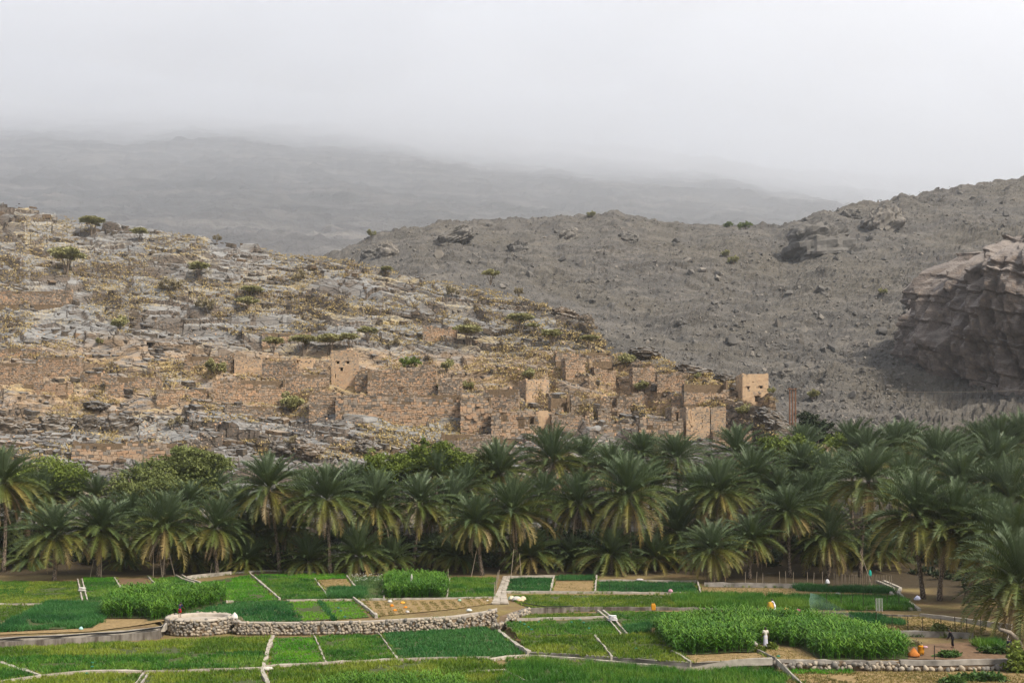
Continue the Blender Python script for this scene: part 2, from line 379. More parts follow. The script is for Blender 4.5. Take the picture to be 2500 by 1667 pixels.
P2, U2 = np.meshgrid(pxs2, uu2); YS2 = np.interp(P2, Y2X, Y2Y); SY = 205 + U2 * (YS2 - 205); SX = (P2 - HX) / F * SY
sz = scree_base(P2, SY)
fold = sstep(2040, 2120, P2 - (HY - (HY - F * (sz - CZ) / SY)) * 0.0) * sstep(900, 950, HY - F * (sz - CZ) / SY) 
sz2 = sz + (fbm(SX * .02, SY * .02, 3, 11) - .5) * 12 * sstep(1, .85, U2) * sstep(0, .2, U2) + (fbm(SX * .15, SY * .15, 4, 12) - .5) * 4.2 + (np.abs(fbm(SX * .018 + SY * .006, SY * .004, 3, 19) - .5)) * 22 * sstep(1, .9, U2) * sstep(0, .2, U2) + (fbm(SX * .6, SY * .6, 3, 14) - .5) * 1.7
sz2 += strata(SX, SY, sz, 2.2, 0.30, -0.25, 30, 131, .6) * fold
sz2 += strata(SX, SY, sz, 5.0, 0.30, -0.12, 26, 141, .7) * .38 * sstep(.45, .6, fbm(SX * .012, SY * .012, 3, 145))
sz2 += (fbm(SX * .10, SY * .10, 4, 23, .6) - .5) * 5.0 * sstep(.8, .98, U2)
scree = build('scree_hill', np.c_[SX.ravel(), SY.ravel(), sz2.ravel()], grid_faces(*P2.shape), M_SCREE)
tag(scree, 'bare grey scree hill rising behind the village', kind='structure')
_v2 = np.c_[SX.ravel(), SY.ravel(), sz2.ravel()]
SCREE_BVH = BVHTree.FromPolygons(_v2.tolist(), grid_faces(*P2.shape).tolist())
def sp(px, row):
    d = Vector(((px - HX) / F, 1.0, (HY - row) / F)).normalized()
    h = SCREE_BVH.ray_cast(Vector((0, 0, CZ)), d)[0]
    return h if h is not None else at(px, row, float(np.interp(px, Y2X, Y2Y)))

# ------------------------------------------------------------------ far mountain running up into the cloud
nc3, nr3 = 340, 200
t3 = np.linspace(-0.95, 0.95, nc3); y3 = np.concatenate([np.linspace(760, 1500, 140), np.linspace(1510, 3000, 60)])
T3, MY = np.meshgrid(t3, y3); MX = T3 * MY; mp = HX + F * T3
sl = np.interp(mp, [-600, 0, 800, 1500, 2000, 3000], [.47, .455, .435, .40, .37, .34])
MZ = 140 + sl * (MY - 760)
gul = fbm(MX * .004 + MY * .001, MY * .0012, 4, 201); MZ += (gul - .5) * 36 * sstep(760, 1100, MY) + (fbm(MX * .012, MY * .012, 5, 203, .7) - .5) * 26 + (fbm(MX * .08, MY * .08, 3, 207) - .5) * 12
o = build('mountain', np.c_[MX.ravel(), MY.ravel(), MZ.ravel()], grid_faces(*MX.shape), M_MOUNT)
tag(o, 'far grey mountain slope fading into low cloud', kind='structure')
# ------------------------------------------------------------------ loose rock on the slopes
def prism(n, jit, L, W, T):
    a = np.sort((np.arange(n) + (rng.random(n) - .5) * .7) / n * 2 * math.pi)
    ct, st = np.cos(a), np.sin(a); sq = 1 / np.maximum(np.abs(ct), np.abs(st)); sq = 1 + (sq - 1) * .75
    x = ct * sq * L / 2; y = st * sq * W / 2
    tk = T * (1 + (rng.random(n) - .5) * jit)
    top = np.c_[x * (.9 + .1 * rng.random(n)), y * (.9 + .1 * rng.random(n)), tk / 2]; bot = np.c_[x * 1.04, y * 1.04, -tk / 2]
    V = np.vstack([top, bot, [[0, 0, T / 2 * 1.03]], [[0, 0, -T / 2]]])
    k = np.arange(n); k1 = (k + 1) % n
    Q = np.stack([k + n, k1 + n, k1, k], -1); Tr = np.vstack([np.stack([np.full(n, 2 * n), k, k1], -1), np.stack([np.full(n, 2 * n + 1), k1 + n, k + n], -1)])
    return V, Q, Tr
def scatter(variants, pts, mats, rnds):
    """many transformed copies of small meshes joined in one mesh: V, Q, T arrays"""
    VV, QQ, TT, rq, rt = [], [], [], [], []; n = 0
    for i, (p, M) in enumerate(zip(pts, mats)):
        V, Q, T = variants[i % len(variants)]
        VV.append(V @ M.T + p)
        if Q is not None: QQ.append(Q + n); rq.append(np.full(len(Q), rnds[i]))
        if T is not None: TT.append(T + n); rt.append(np.full(len(T), rnds[i]))
        n += len(V)
    fs = []; r = []
    if QQ: fs.append(np.vstack(QQ)); r.append(np.concatenate(rq))
    if TT: fs.append(np.vstack(TT)); r.append(np.concatenate(rt))
    return np.vstack(VV), fs, np.concatenate(r)
def frame(nx, ny, yaw):
    z = np.array([nx, ny, 1.0]); z /= np.linalg.norm(z)
    x = np.array([math.cos(yaw), math.sin(yaw), 0]); x -= z * x.dot(z); x /= np.linalg.norm(x); y = np.cross(z, x)
    return np.stack([x, y, z], -1)
def to_mat4(M, p):
    m = Matrix.Identity(4)
    for i in range(3):
        for j in range(3): m[i][j] = float(M[i, j])
        m[i][3] = float(p[i])
    return m
RUIN_ZONE = lambda px, row: 850 < row < 1070 and 500 < px < 1850
slab_vars = [prism(random.choice([4, 4, 5, 5, 6, 7]), .3, 1, .55 + .2 * random.random(), .24 + .1 * random.random()) for _ in range(12)]
slab_meshes = [build('rock_slab', V, [Q, T], M_SLAB, rnd=np.full(len(Q) + len(T), (i * .381) % 1.0), link=False) for i, (V, Q, T) in enumerate(slab_vars)]
LED = []
for it in range(1300):            # broken ledges: rows of blocks lying along the dip
    px = rng.uniform(-160, 1950); row = rng.uniform(482, 1135)
    if it > 1050: px = rng.uniform(-160, 1250); row = rng.uniform(965, 1140)
    if row < np.interp(px, S1X, S1R) + 4 or (RUIN_ZONE(px, row) and rng.random() < .8): continue
    if fbm(px * .006, row * .012, 2, 301) < .40 and rng.random() < .7: continue
    p = np.array(hp(px, row)); yaw = -.12 + rng.normal(0, .10); nx, ny = .12 + rng.normal(0, .04), -.24 + rng.normal(0, .05)
    th = .35 + rng.exponential(.45); dp = rng.uniform(1.4, 3.4); x = 0.0; dirx = frame(nx, ny, yaw)[:, 0]
    for q in range(int(rng.integers(2, 8))):
        L = rng.uniform(1.1, 3.0) * (1 + .8 * (rng.random() < .25)); c = p + dirx * (x + L / 2)
        z = hz(c[0], c[1])
        if z == 0.0: break
        c[2] = .55 * c[2] + .45 * z if abs(c[2] - z) < 2.5 else z
        M = frame(nx + rng.normal(0, .02), ny + rng.normal(0, .025), yaw + rng.normal(0, .04)) * np.array([L * 1.0, dp / .62 * rng.uniform(.8, 1.1), th / .27 * rng.uniform(.8, 1.15)])
        LED.append((L * dp * rng.uniform(.8, 1.2), c + np.array([0, dp * .3, -.1]), M)); x += L + rng.uniform(.02, .2)
        if rng.random() < .12: x += rng.uniform(.5, 1.5)
LED.sort(key=lambda e: -e[0])
for i, (a_, p, M) in enumerate(LED[:290]):
    o = place('rock_slab', slab_meshes[i % 12], hill); o.matrix_local = to_mat4(M, p)
pts = [e[1] for e in LED[290:]]; Ms = [e[2] for e in LED[290:]]; rs = list(rng.random(len(pts)))
for _ in range(2000):
    px = rng.uniform(-150, 1960); row = rng.uniform(480, 1140)
    if row < np.interp(px, S1X, S1R) + 2: continue
    if fbm(px * .01, row * .02, 3, 311) < .44: continue
    if RUIN_ZONE(px, row) and rng.random() < .6: continue
    p = hp(px, row); Lg = min(3.5, .5 + rng.exponential(.7))
    pts.append(np.array(p)); rs.append(rng.random())
    Ms.append(frame(.12 + rng.normal(0, .12), -.22 + rng.normal(0, .12), rng.normal(-.1, .5)) * np.array([Lg, Lg, Lg * rng.uniform(.8, 1.5)]))
V, fs, r = scatter(slab_vars, pts, Ms, rs)
tag(build('loose_slabs', V, fs, M_SLAB, rnd=r, parent=hill), kind='stuff')

def hull_rock(n=16, sq=(1, .8, .7)):
    P = rng.normal(size=(n, 3)); P /= np.linalg.norm(P, axis=1)[:, None]; P *= rng.uniform(.8, 1.1, (n, 1)); P *= np.array(sq) / 2
    import bmesh
    bm = bmesh.new(); vs = [bm.verts.new(p) for p in P]; bmesh.ops.convex_hull(bm, input=vs)
    bm.verts.ensure_lookup_table(); loose = [v for v in bm.verts if not v.link_faces]
    for v in loose: bm.verts.remove(v)
    bm.verts.index_update(); V = np.array([v.co[:] for v in bm.verts]); T = np.array([[v.index for v in f.verts] for f in bm.faces if len(f.verts) == 3]); bm.free()
    return V, None, T
rock_vars = [hull_rock(random.choice([10, 12, 15])) for _ in range(14)]
rock_meshes = [build('boulder', V, T, M_BOULDER, rnd=np.full(len(T), (i * .37) % 1.0), link=False) for i, (V, Q, T) in enumerate(rock_vars)]
def rand_rot():
    q = rng.normal(size=4); q /= np.linalg.norm(q); w, x, y, z = q
    return np.array([[1 - 2 * (y * y + z * z), 2 * (x * y - z * w), 2 * (x * z + y * w)], [2 * (x * y + z * w), 1 - 2 * (x * x + z * z), 2 * (y * z - x * w)], [2 * (x * z - y * w), 2 * (y * z + x * w), 1 - 2 * (x * x + y * y)]])
pts, Ms, rs = [], [], []
for _ in range(15000):
    px = rng.uniform(800, 2560); row = rng.uniform(430, 1080)
    if row < np.interp(px, S2X, S2R) + 1 or row > np.interp(px, S1X, S1R) + 5: continue
    if px > 2250 and row > 560: continue
    p = sp(px, row); s = min(4.0, .5 + rng.exponential(.5))
    pts.append(np.array(p)); Ms.append(rand_rot() * s); rs.append(rng.random())
V, fs, r = scatter(rock_vars, pts, Ms, rs)
tag(build('loose_rocks', V, fs, M_BOULDER, rnd=r, parent=scree), kind='stuff')
for i in range(110):
    px = rng.uniform(850, 2480); row = rng.uniform(440, 900)
    if row < np.interp(px, S2X, S2R) - 2 or row > np.interp(px, S1X, S1R) - 4 or (px > 2240 and row > 560): continue
    s = rng.uniform(3, 7); o = place('boulder', rock_meshes[i % 14], scree); o.matrix_local = to_mat4(rand_rot() * s, np.array(sp(px, row)))
# boulders on the crest that stand out by themselves
def big_rock(px, row, w, h, label, tilt=0.0, seed=1, on=None, mat=None, group='boulders on the scree hill'):
    p = (on or sp)(px, row + h * .3); k = p.y / F; n = 56; m_ = 32
    th = np.linspace(0, 2 * math.pi, n, endpoint=False); ph = np.linspace(-.5 * math.pi, .5 * math.pi, m_)
    TH, PH = np.meshgrid(th, ph); e = .78
    sg = lambda v: np.sign(v) * np.abs(v) ** e
    x = sg(np.cos(PH)) * sg(np.cos(TH)); y = sg(np.cos(PH)) * sg(np.sin(TH)); z = sg(np.sin(PH))
    d = 1 + (fbm(TH * 2.3 + seed * 9, PH * 3.0, 5, seed, .6) - .5) * .75 + .12 * fbm(z * 3 + seed, x * .6 + y, 3, seed + 3)
    x, y, z = x * d, y * d, z * d * (1 - .12 * np.abs(x))
    X = x * w * k / 2; Z = z * h * k / 2; Y = y * w * k * .4
    c, s = math.cos(tilt), math.sin(tilt); X, Z = X * c - Z * s, X * s + Z * c
    V = np.stack([X, Y, Z], -1).reshape(-1, 3)
    i = np.arange(m_ - 1)[:, None] * n + np.arange(n)[None]; j = np.arange(m_ - 1)[:, None] * n + (np.arange(n)[None] + 1) % n
    Q = np.stack([i, j, j + n, i + n], -1).reshape(-1, 4)
    o = build('boulder', V, Q, mat or M_BOULDER, rnd=np.full(len(Q), .35 + .5 * ((seed * .37) % 1)), smooth=False); o.location = p
    tag(o, label, 'boulder', group)
big_rock(2000, 575, 138, 105, 'largest square outcrop below the scree crest, split by a level ledge', 0.05, 3)
big_rock(2155, 528, 95, 75, 'jutting outcrop with a pale broken end right of the square outcrop', 0.5, 5)
big_rock(2075, 520, 55, 30, 'flat boulder on the crest between two outcrops', 0.1, 6)
big_rock(1105, 572, 95, 42, 'long tilted slab boulder on the low scree crest', 0.42, 7)
big_rock(945, 604, 50, 46, 'rounded boulder at the left foot of the scree crest', 0.0, 8)
big_rock(905, 615, 44, 30, 'lower rounded boulder beside the hillside edge', 0.2, 9)
big_rock(1388, 570, 48, 34, 'lone tilted boulder in the middle of the scree slope', 0.5, 10)
big_rock(1265, 598, 48, 38, 'blocky boulder below the crest left of the lone tilted one', 0.3, 11)
big_rock(1535, 573, 44, 36, 'squat grey boulder just under the highest scree knoll', 0.0, 12)
big_rock(1920, 905, 34, 25, 'dark boulder on the scree above the power poles', 0.1, 13)
big_rock(1665, 785, 26, 16, 'pale boulder low in the middle of the scree', 0.0, 14)

HG = 'big rocks on the hillside'
for (a, b_, w, h, tl, sd, lb) in [(138, 1030, 78, 62, -.15, 21, 'leftmost of three big brown-faced blocks low on the left slope'), (222, 1030, 66, 58, -.05, 22, 'middle of three big brown-faced blocks low on the left slope'), (305, 1028, 92, 62, .0, 23, 'largest and rightmost of three big brown-faced blocks'), (30, 1035, 95, 60, -.2, 24, 'grey layered rock at the left edge above the palms'), (240, 985, 60, 24, -.1, 25, 'flat block above the three big brown-faced blocks'), (1432, 778, 34, 44, .0, 26, 'rounded crag where the hillside drops to the scree valley'), (1380, 760, 60, 26, -.2, 27, 'grey ledge left of the rounded crag'), (1880, 1010, 70, 40, -.5, 28, 'upper rounded rock below the battlement tower'), (1905, 1040, 76, 40, -.35, 29, 'middle rounded rock at the right end of the village'), (1885, 1075, 60, 38, -.05, 30, 'big domed rock above the yellow-green bush'), (1575, 855, 70, 26, -.1, 31, 'pale domed slab on the right skyline of the hillside'), (1690, 900, 90, 26, -.15, 32, 'long pale slab behind the right terrace walls'), (1770, 918, 50, 22, -.15, 33, 'rounded pale rock left of the battlement tower'), (900, 1085, 60, 36, -.25, 34, 'dark block above the middle palms'), (760, 1095, 70, 44, -.2, 35, 'tall cracked block left of the dark block'), (690, 1085, 60, 40, .0, 36, 'square dark block above the sixth palm'), (1500, 1085, 64, 34, .1, 37, 'overhanging brown rock above the twelfth palm'), (590, 1095, 70, 36, -.2, 38, 'layered grey rock right of the feathery tree')]:
    big_rock(a, b_, w, h, lb, tl, sd, hp, M_SLAB, HG)

# ------------------------------------------------------------------ cliff at the right
OUT = [(2265, 1120), (2282, 1040), (2300, 985), (2300, 940), (2284, 880), (2270, 800), (2266, 745), (2272, 690), (2278, 655), (2290, 628), (2318, 604), (2360, 586), (2380, 572)]
YC = 300.0
oz = np.array([CZ + (HY - r_) / F * YC for _, r_ in OUT]); ox = np.array([(p_ - HX) / F * YC for p_, _ in OUT])
nl, na = 150, 380
zl = np.linspace(18, oz[-1] + 1, nl); an = np.linspace(0, 2 * math.pi, na, endpoint=False)
Zg, Ag = np.meshgrid(zl, an, indexing='ij'); xl = np.interp(Zg, oz, ox)
top = sstep(oz[-1] - 9, oz[-1] + 1, Zg); R = 52.0 * (1 - .25 * top)
rdg = lambda u, v, o, sd: 1 - np.abs(2 * fbm(u, v, o, sd, .55) - 1)
rib = fbm(Ag * 16 + Zg * .05, Zg * .05, 5, 401, .6)
rr = R + (rdg(Ag * 3.2 + Zg * .016, Zg * .010, 3, 411) - .6) * 20 + (rdg(Ag * 8 - Zg * .02, Zg * .022, 4, 421) - .6) * 8 + (rib - .5) * 6 + (fbm(Ag * 44, Zg * .22, 3, 431) - .5) * 2.6 + strata(Ag * 34, Zg * 0, Zg, 7.0, .5, 0, 9, 421, .85) * .22 - 3.0 * sstep(.80, .93, rdg(Ag * 6.5 + Zg * .02, Zg * .006, 2, 471)) + np.clip(50 - Zg, 0, 34) * .3
CX = xl + R + 13; CYc = YC + 30
VX = CX - np.cos(Ag) * rr; VY = CYc - np.sin(Ag) * rr * 1.0 - np.clip(CX - 150, 0, 99) * 0
V = np.stack([VX, VY, Zg + (rib - .5) * 2], -1).reshape(-1, 3)
i = np.arange(nl - 1)[:, None] * na + np.arange(na)[None]; j = np.arange(nl - 1)[:, None] * na + (np.arange(na)[None] + 1) % na
Q = np.stack([j, i, i + na, j + na], -1).reshape(-1, 4)
# rugged top built as shrinking rings
tv = [V]; nq = [Q]; base = (nl - 1) * na; n0 = len(V); ring = V[base:base + na]; cen = ring.mean(0)
for kk, f in enumerate((.85, .65, .4, .15)):
    rv = cen + (ring - cen) * np.array([f, f, 1]); rv[:, 2] = oz[-1] + 1 + (fbm(rv[:, 0] * .09, rv[:, 1] * .09, 4, 433) - .45) * 12 + kk * .8
    tv.append(rv); a = np.arange(na); a1 = (a + 1) % na; prev = base if kk == 0 else n0 + (kk - 1) * na; cur = n0 + kk * na
    nq.append(np.stack([prev + a1, prev + a, cur + a, cur + a1], -1))
o = build('cliff', np.vstack(tv), np.vstack(nq), M_CLIFF)
tag(o, 'tall brown and grey cliff with an overhang at the right', kind='structure')

# ------------------------------------------------------------------ ruined village
M_STONE = mat_rnd('rubble_stone', [(0, (.15, .135, .12)), (.25, (.255, .23, .20)), (.5, (.38, .315, .25)), (.75, (.48, .355, .25)), (1, (.50, .325, .205))], .95, .1, 5, .35, .5, .05, stain=.7)
M_MORT = mat_plain('earth_mortar', (.15, .105, .065), .95, .35, 3, .5)
M_PLAST = mat_plain('mud_plaster', (.44, .31, .195), .95, .16, 1.6, .5)
M_WOOD = mat_plain('old_wood', (.14, .09, .055), .9, .3, 6, .3)
def panel(core, stones, P0, ux, W, z0, topf, thick, nrm, ops=(), sw=.42, sh=.27, orange=.5, proud=.06, density=1.0):
    """a wall: cell-built core with openings, faced with stones on the side of nrm"""
    cs = .2 if ops else .3; nx = max(1, int(round(W / cs))); cw = W / nx
    xc = (np.arange(nx) + .5) * cw; tops = topf(xc); nz = int(math.ceil((tops.max() - z0) / cs))
    ux = np.array(ux); nrm = np.array(nrm); P0 = np.array(P0)
    sol = np.zeros((nx + 2, nz + 2), bool)
    for i in range(nx):
        for k in range(nz):
            zc = z0 + (k + .5) * cs
            s = zc < tops[i] + .01
            for (a, b_, c, d) in ops:
                if a < xc[i] < b_ and c < zc < d: s = False
            sol[i + 1, k + 1] = s
    def pt(x, z, t): return P0 + ux * x - nrm * t + np.array([0, 0, z])
    for i in range(1, nx + 1):
        k = 1
        while k <= nz:
            if not sol[i, k]: k += 1; continue
            k0 = k
            while k <= nz and sol[i, k]: k += 1
            x0, x1 = (i - 1) * cw, i * cw; a, b_ = z0 + (k0 - 1) * cs, z0 + (k - 1) * cs
            P = [pt(x0, a, 0), pt(x1, a, 0), pt(x1, a, thick), pt(x0, a, thick), pt(x0, b_, 0), pt(x1, b_, 0), pt(x1, b_, thick), pt(x0, b_, thick)]
            fl = [[0, 1, 5, 4], [2, 3, 7, 6], [4, 5, 6, 7], [3, 2, 1, 0]]
            if not sol[i - 1, k0:k].all(): fl.append([3, 0, 4, 7])
            if not sol[i + 1, k0:k].all(): fl.append([1, 2, 6, 5])
            core.add(P, fl)
    if stones is None: return
    z = max(z0, -.9) + rng.uniform(0, .1)
    while z < tops.max() + .1:
        h = sh * rng.uniform(.55, 1.7); x = -rng.uniform(0, .2)
        while x < W:
            w = sw * rng.uniform(.4, 2.0); zoff = (vnoise(x * .6, z * .5, 17) - .5) * sh * 1.3; z, zk = z + zoff, z; xm, zm = x + w / 2, z + h / 2
            if 0 <= xm <= W and zm < np.interp(xm, xc, tops) + .12 and rng.random() < density * .95:
                ok = all(not (a - w * .4 < xm < b_ + w * .4 and c - h * .4 < zm < d + h * .4) for (a, b_, c, d) in ops)
                if ok:
                    g_ = .042; pr = proud * rng.uniform(.3, 1.6); jx = lambda: rng.uniform(-.075, .075) * min(1, w / .4)
                    x0, x1, za, zb_ = x + g_, x + w - g_, z + g_ * .7, z + h - g_ * .7
                    tw = rng.uniform(-.12, .12) * h; za, zb_ = za + tw, zb_ - tw * .5; P = [pt(x0 + jx(), za + jx(), -pr), pt(x1 + jx(), za + jx(), -pr), pt(x1, za, .1), pt(x0, za, .1), pt(x0 + jx(), zb_ + jx(), -pr), pt(x1 + jx(), zb_ + jx(), -pr), pt(x1, zb_, .1), pt(x0, zb_, .1)]
                    zo = orange * (1.15 if zm - z0 < (tops.max() - z0) * (.45 + .5 * vnoise(xm * .35 + sw * 99, z0 + zm * .3, 5)) else .5)
                    rv = rng.uniform(.52, 1) if rng.random() < zo else rng.uniform(0, .55)
                    stones.hexa(P, rv)
            x += w; z = zk
        z += h
def ruin(name, label, px0, px1, rt, rb, depth=4.0, yaw=0.0, rag=.6, ops=(), orange=.5, plaster=None, roof=False, sw=.36, sh=.25, side=1.0, cat='ruin', group=None, crack=None, lift=0.0, sides=True):
    """px0..px1, rt..rb: front wall in the photograph; ops: openings as photo rectangles"""
    pm = hp((px0 + px1) / 2, rb); Y = pm.y - .4; k = Y / F
    X0 = (px0 - HX) * k; W = (px1 - px0) * k / max(.5, math.cos(yaw)); zB = CZ + (HY - rb) * k; zT = CZ + (HY - rt) * k
    c, s = math.cos(yaw), math.sin(yaw); ux = np.array([c, s, 0]); nr_ = np.array([s, -c, 0]); loc = np.array([X0, Y, 0.0])
    t = thing(name, (X0, Y, zB), label, cat, group)
    core, st = MB(), MB(); H_ = zT - zB; sd = rng.random() * 100
    org = np.array([0, 0, -zB]) ; P = lambda x, y: loc - np.array([X0, Y, 0]) + ux * x - nr_ * y
    z0 = -2.4
    o2 = [((a - px0) * k, (b_ - px0) * k, CZ + (HY - d) * k - zB, CZ + (HY - c_) * k - zB) for (a, b_, c_, d) in ops]
    tf = lambda x: H_ - rag * (np.floor(5 * fbm(x * .45 + sd, x * 0, 3, 3)) / 2.4 + 1.3 * sstep(.5, .75, vnoise(x * .16 + sd, x * 0, 8))) * (rag > 0) + .35 * rag
    if crack: o2 = o2 + [(crack * W - .12 + .25 * math.sin(q * 1.7), crack * W + .14 + .25 * math.sin(q * 1.7), H_ * .25 + q * .45, H_ * .25 + (q + 1) * .45) for q in range(int(H_ * .75 / .45))]
    dn = .25 if plaster == 'full' else 1.0; pr = .02 if plaster else .06
    panel(core, st, P(0, 0), ux, W, z0, tf, .5, nr_, o2, sw, sh, orange, pr, dn)
    if sides:   # the side walls butt against the back of the front wall
        pm_ = (px0 + px1) / 2; d_ = depth - .5
        panel(core, st if pm_ > 1100 or yaw > .05 else None, P(0, depth), nr_, d_, z0, lambda x: H_ - rag * .5 * np.floor(3 * fbm(x * .45 + sd + 9, x * 0, 3, 4)) + 0 * x, .45, -ux, (), sw, sh, orange * .6, pr, dn)
        panel(core, st if pm_ < 1250 or yaw < -.05 else None, P(W, .5), -nr_, d_, z0, lambda x: H_ - rag * .5 * np.floor(3 * fbm(x * .45 + sd + 19, x * 0, 3, 4)) + 0 * x, .45, ux, (), sw, sh, orange, pr, dn)
        panel(core, st if rag >= .6 and cat == 'house' else None, P(0, depth), ux, W, z0, lambda x: H_ - rag * .4 + 0 * x, .4, nr_, (), sw, sh, orange * .7, .04, .8)
    wo = core.obj('wall', M_PLAST if plaster else M_MORT, t)
    if st.n: tag(st.obj('masonry', M_STONE, t), kind='stuff')
    if roof:
        mb = MB(); cen = P(W / 2, depth / 2); mb.box((cen[0], cen[1], H_ - .75), (W - .5, depth - .5, .2), yaw); mb.obj('roof', M_MORT, t)
    for (a, b_, c_, d) in o2[:len(ops)]:
        if b_ - a > .45:
            mb = MB(); cen = P((a + b_) / 2, .05); mb.box((cen[0], cen[1], d + .08), (b_ - a + .36, .5, .14), yaw, r=.6); mb.obj('lintel', M_STONE if cat == 'tower' else M_WOOD, wo)
    return t, P, W, H_
R_ = ruin
R_('watch_tower', 'tall square tower with battlements at the right end of the village', 1813, 1876, 912, 988, 6.0, 0, 0, [(1824, 1830, 943, 951), (1855, 1861, 942, 949), (1844, 1856, 966, 982), (1837.5, 1840, 931, 934)], .7, 'full', True, cat='tower')
R_('watch_tower', 'two-eyed square tower above the long orange wall', 809, 868, 856, 949, 4.5, 0, 0, [(822, 829, 881, 889), (845.5, 852.5, 881, 889), (831, 837.5, 897, 905), (817, 820, 912, 922)], .75, 'half', True, .3, .2, cat='tower')
R_('watch_tower', 'square tower with four small holes under its top, mid village', 1285, 1341, 924, 988, 5.5, .30, .15, [(1296, 1299, 931, 935), (1309, 1312, 931, 935), (1320, 1323, 931, 935), (1300, 1303, 964, 972), (1319, 1323, 969, 976)], .8, 'half', True, .32, .2, cat='tower')
R_('stone_house', 'plain plastered house with two tiny windows, left part of village', 572, 638, 870, 918, 4.5, .12, .2, [(597.5, 601, 895, 899), (612, 616, 895, 899)], .6, 'half', False, .28, .18, cat='house')
R_('stone_house', 'small broken plastered hut with one window near the two-eyed tower', 723, 762, 868, 893, 3.5, 0, .5, [(725, 732, 880, 887)], .6, 'full', False, cat='house')
R_('stone_house', 'cracked house front split from top to bottom above the palms', 1676, 1734, 992, 1068, 5, .1, .25, [(1693, 1696.5, 1023, 1029), (1713, 1716.5, 1024, 1031), (1714, 1717, 1038, 1042)], .6, 'half', False, .3, .2, cat='house', crack=.16)
R_('stone_house', 'recessed roofless house with pale right wall beside the cracked house', 1736, 1771, 992, 1055, 4, -.1, .4, [], .35, 'half', False, cat='house')
R_('stone_house', 'house wall with tall doorway left of the cracked house', 1640, 1675, 993, 1040, 4, .15, .4, [(1651, 1657, 1006, 1027)], .35, None, False, cat='house')
R_('stone_house', 'grey two-storey house with dark doorways, centre right of village', 1394, 1520, 958, 1018, 5, .05, .7, [(1454, 1462, 973, 980), (1453, 1463, 984, 995), (1470, 1474, 973, 979), (1494, 1505, 971, 994), (1416, 1422, 989, 997)], .3, None, False, .34, .24, cat='house')
R_('stone_house', 'low house with wide dark door below the two-storey house', 1461, 1542, 996, 1028, 4, .2, .3, [(1494, 1508, 1004, 1026), (1470, 1475, 1002, 1007)], .35, None, False, cat='house')
R_('stone_house', 'square orange house on the upper right terrace', 1452, 1505, 892, 942, 4.5, .2, .5, [(1486, 1489, 905, 909)], .9, None, False, cat='house')
R_('stone_house', 'orange house wall left of the square orange house', 1381, 1430, 870, 916, 4, .2, .4, [], .9, None, False, cat='house')
R_('stone_house', 'long roofless house with narrow doorway above the orange wall', 897, 1064, 890, 970, 5, .03, 1.6, [(974, 985, 945, 972)], .5, None, False, cat='house')
R_('stone_house', 'grey roofless house with shrub beside the long roofless house', 1070, 1126, 922, 962, 4, 0, .7, [], .2, None, False, cat='house')
R_('stone_house', 'ruined house behind a thorn shrub right of the grey doors', 1552, 1608, 955, 1000, 4, .1, .6, [], .6, None, False, cat='house')
G_ = 'ruined walls of the village'
def W_(label, px0, px1, rt, rb, orange=.5, rag=.7, ops=(), sw=.36, sh=.25, depth=2.5, yaw=None, plaster=None):
    rag = rag * 1.45
    yaw = rng.uniform(-.16, .22) if yaw is None else yaw; orange = float(np.clip(orange + rng.uniform(-.25, .12), .05, 1))
    return R_('ruined_wall', label, px0, px1, rt, rb, depth, yaw, rag, ops, orange, plaster, False, sw, sh, cat='wall', group=G_)
W_('long orange wall of big stones below the two-eyed tower', 820, 1125, 958, 1030, .9, .6, (), .54, .36)
W_('orange wall of big stones joining the long orange wall to its right', 1125, 1200, 962, 1058, .85, .6, (), .52, .34)
W_('front wall with three door niches under the four-hole tower', 1200, 1313, 999, 1062, .7, .4, [(1226, 1236, 1008, 1027), (1266, 1279, 1022, 1044), (1293, 1304, 1018, 1035)], .5, .32)
W_('smooth plastered wall right of the three door niches', 1313, 1346, 1003, 1056, .8, .3, (), plaster='full')
W_('rubble wall between plastered wall and wide dark door', 1348, 1440, 1003, 1064, .45, .8)
W_('low front wall below the wide dark door', 1440, 1560, 1028, 1078, .6, .5, (), .5, .32)
W_('long front wall left of the cracked house', 1562, 1668, 1020, 1078, .5, .6, [(1582, 1592, 1040, 1049)], .46, .3)
W_('wall left of the four-hole tower', 1180, 1264, 944, 1000, .55, .7)
W_('broken wall with opening between the four-hole tower and grey house', 1346, 1392, 962, 1012, .5, 1.0, [(1376, 1390, 980, 1012)])
W_('grey terrace wall low behind the bright green tree', 1077, 1196, 1056, 1104, .2, .6)
W_('ragged wall on the ledge above the square orange house', 1357, 1495, 852, 872, .4, .5)
W_('short wall beside the square orange house', 1545, 1600, 893, 930, .6, .6)
W_('orange wall on the right terrace above the ruined house', 1605, 1669, 909, 948, .85, .5)
W_('stone wall running toward the battlement tower', 1671, 1780, 930, 978, .75, .8)
W_('retaining wall under the rounded rocks right of the cracked house', 1742, 1836, 1053, 1090, .75, .6)
W_('broken wall behind the ruined house', 1520, 1550, 958, 1002, .3, .8)
W_('tall orange wall at the left edge of the village', -40, 92, 880, 930, .85, .5)
W_('square orange wall block at the far left ruins', 92, 189, 867, 918, .8, .4, (), .36, .24)
W_('low orange terrace wall below the far left block', 84, 168, 929, 956, .85, .4)
W_('short orange wall right of the far left block', 196, 247, 905, 935, .8, .5)
W_('stepped orange wall with a grey end, left slope', 258, 383, 913, 957, .75, .6)
W_('crumbling orange wall running down to the thorn shrub', 383, 500, 942, 978, .8, .7)
W_('ragged low wall above the far left orange wall', -30, 90, 845, 872, .8, .6)
W_('rough rubble wall low on the slope above the left feathery tree', 176, 420, 1075, 1118, .6, .8, (), .6, .4)
W_('short ruined wall high on the left slope', 378, 418, 770, 788, .6, .5)
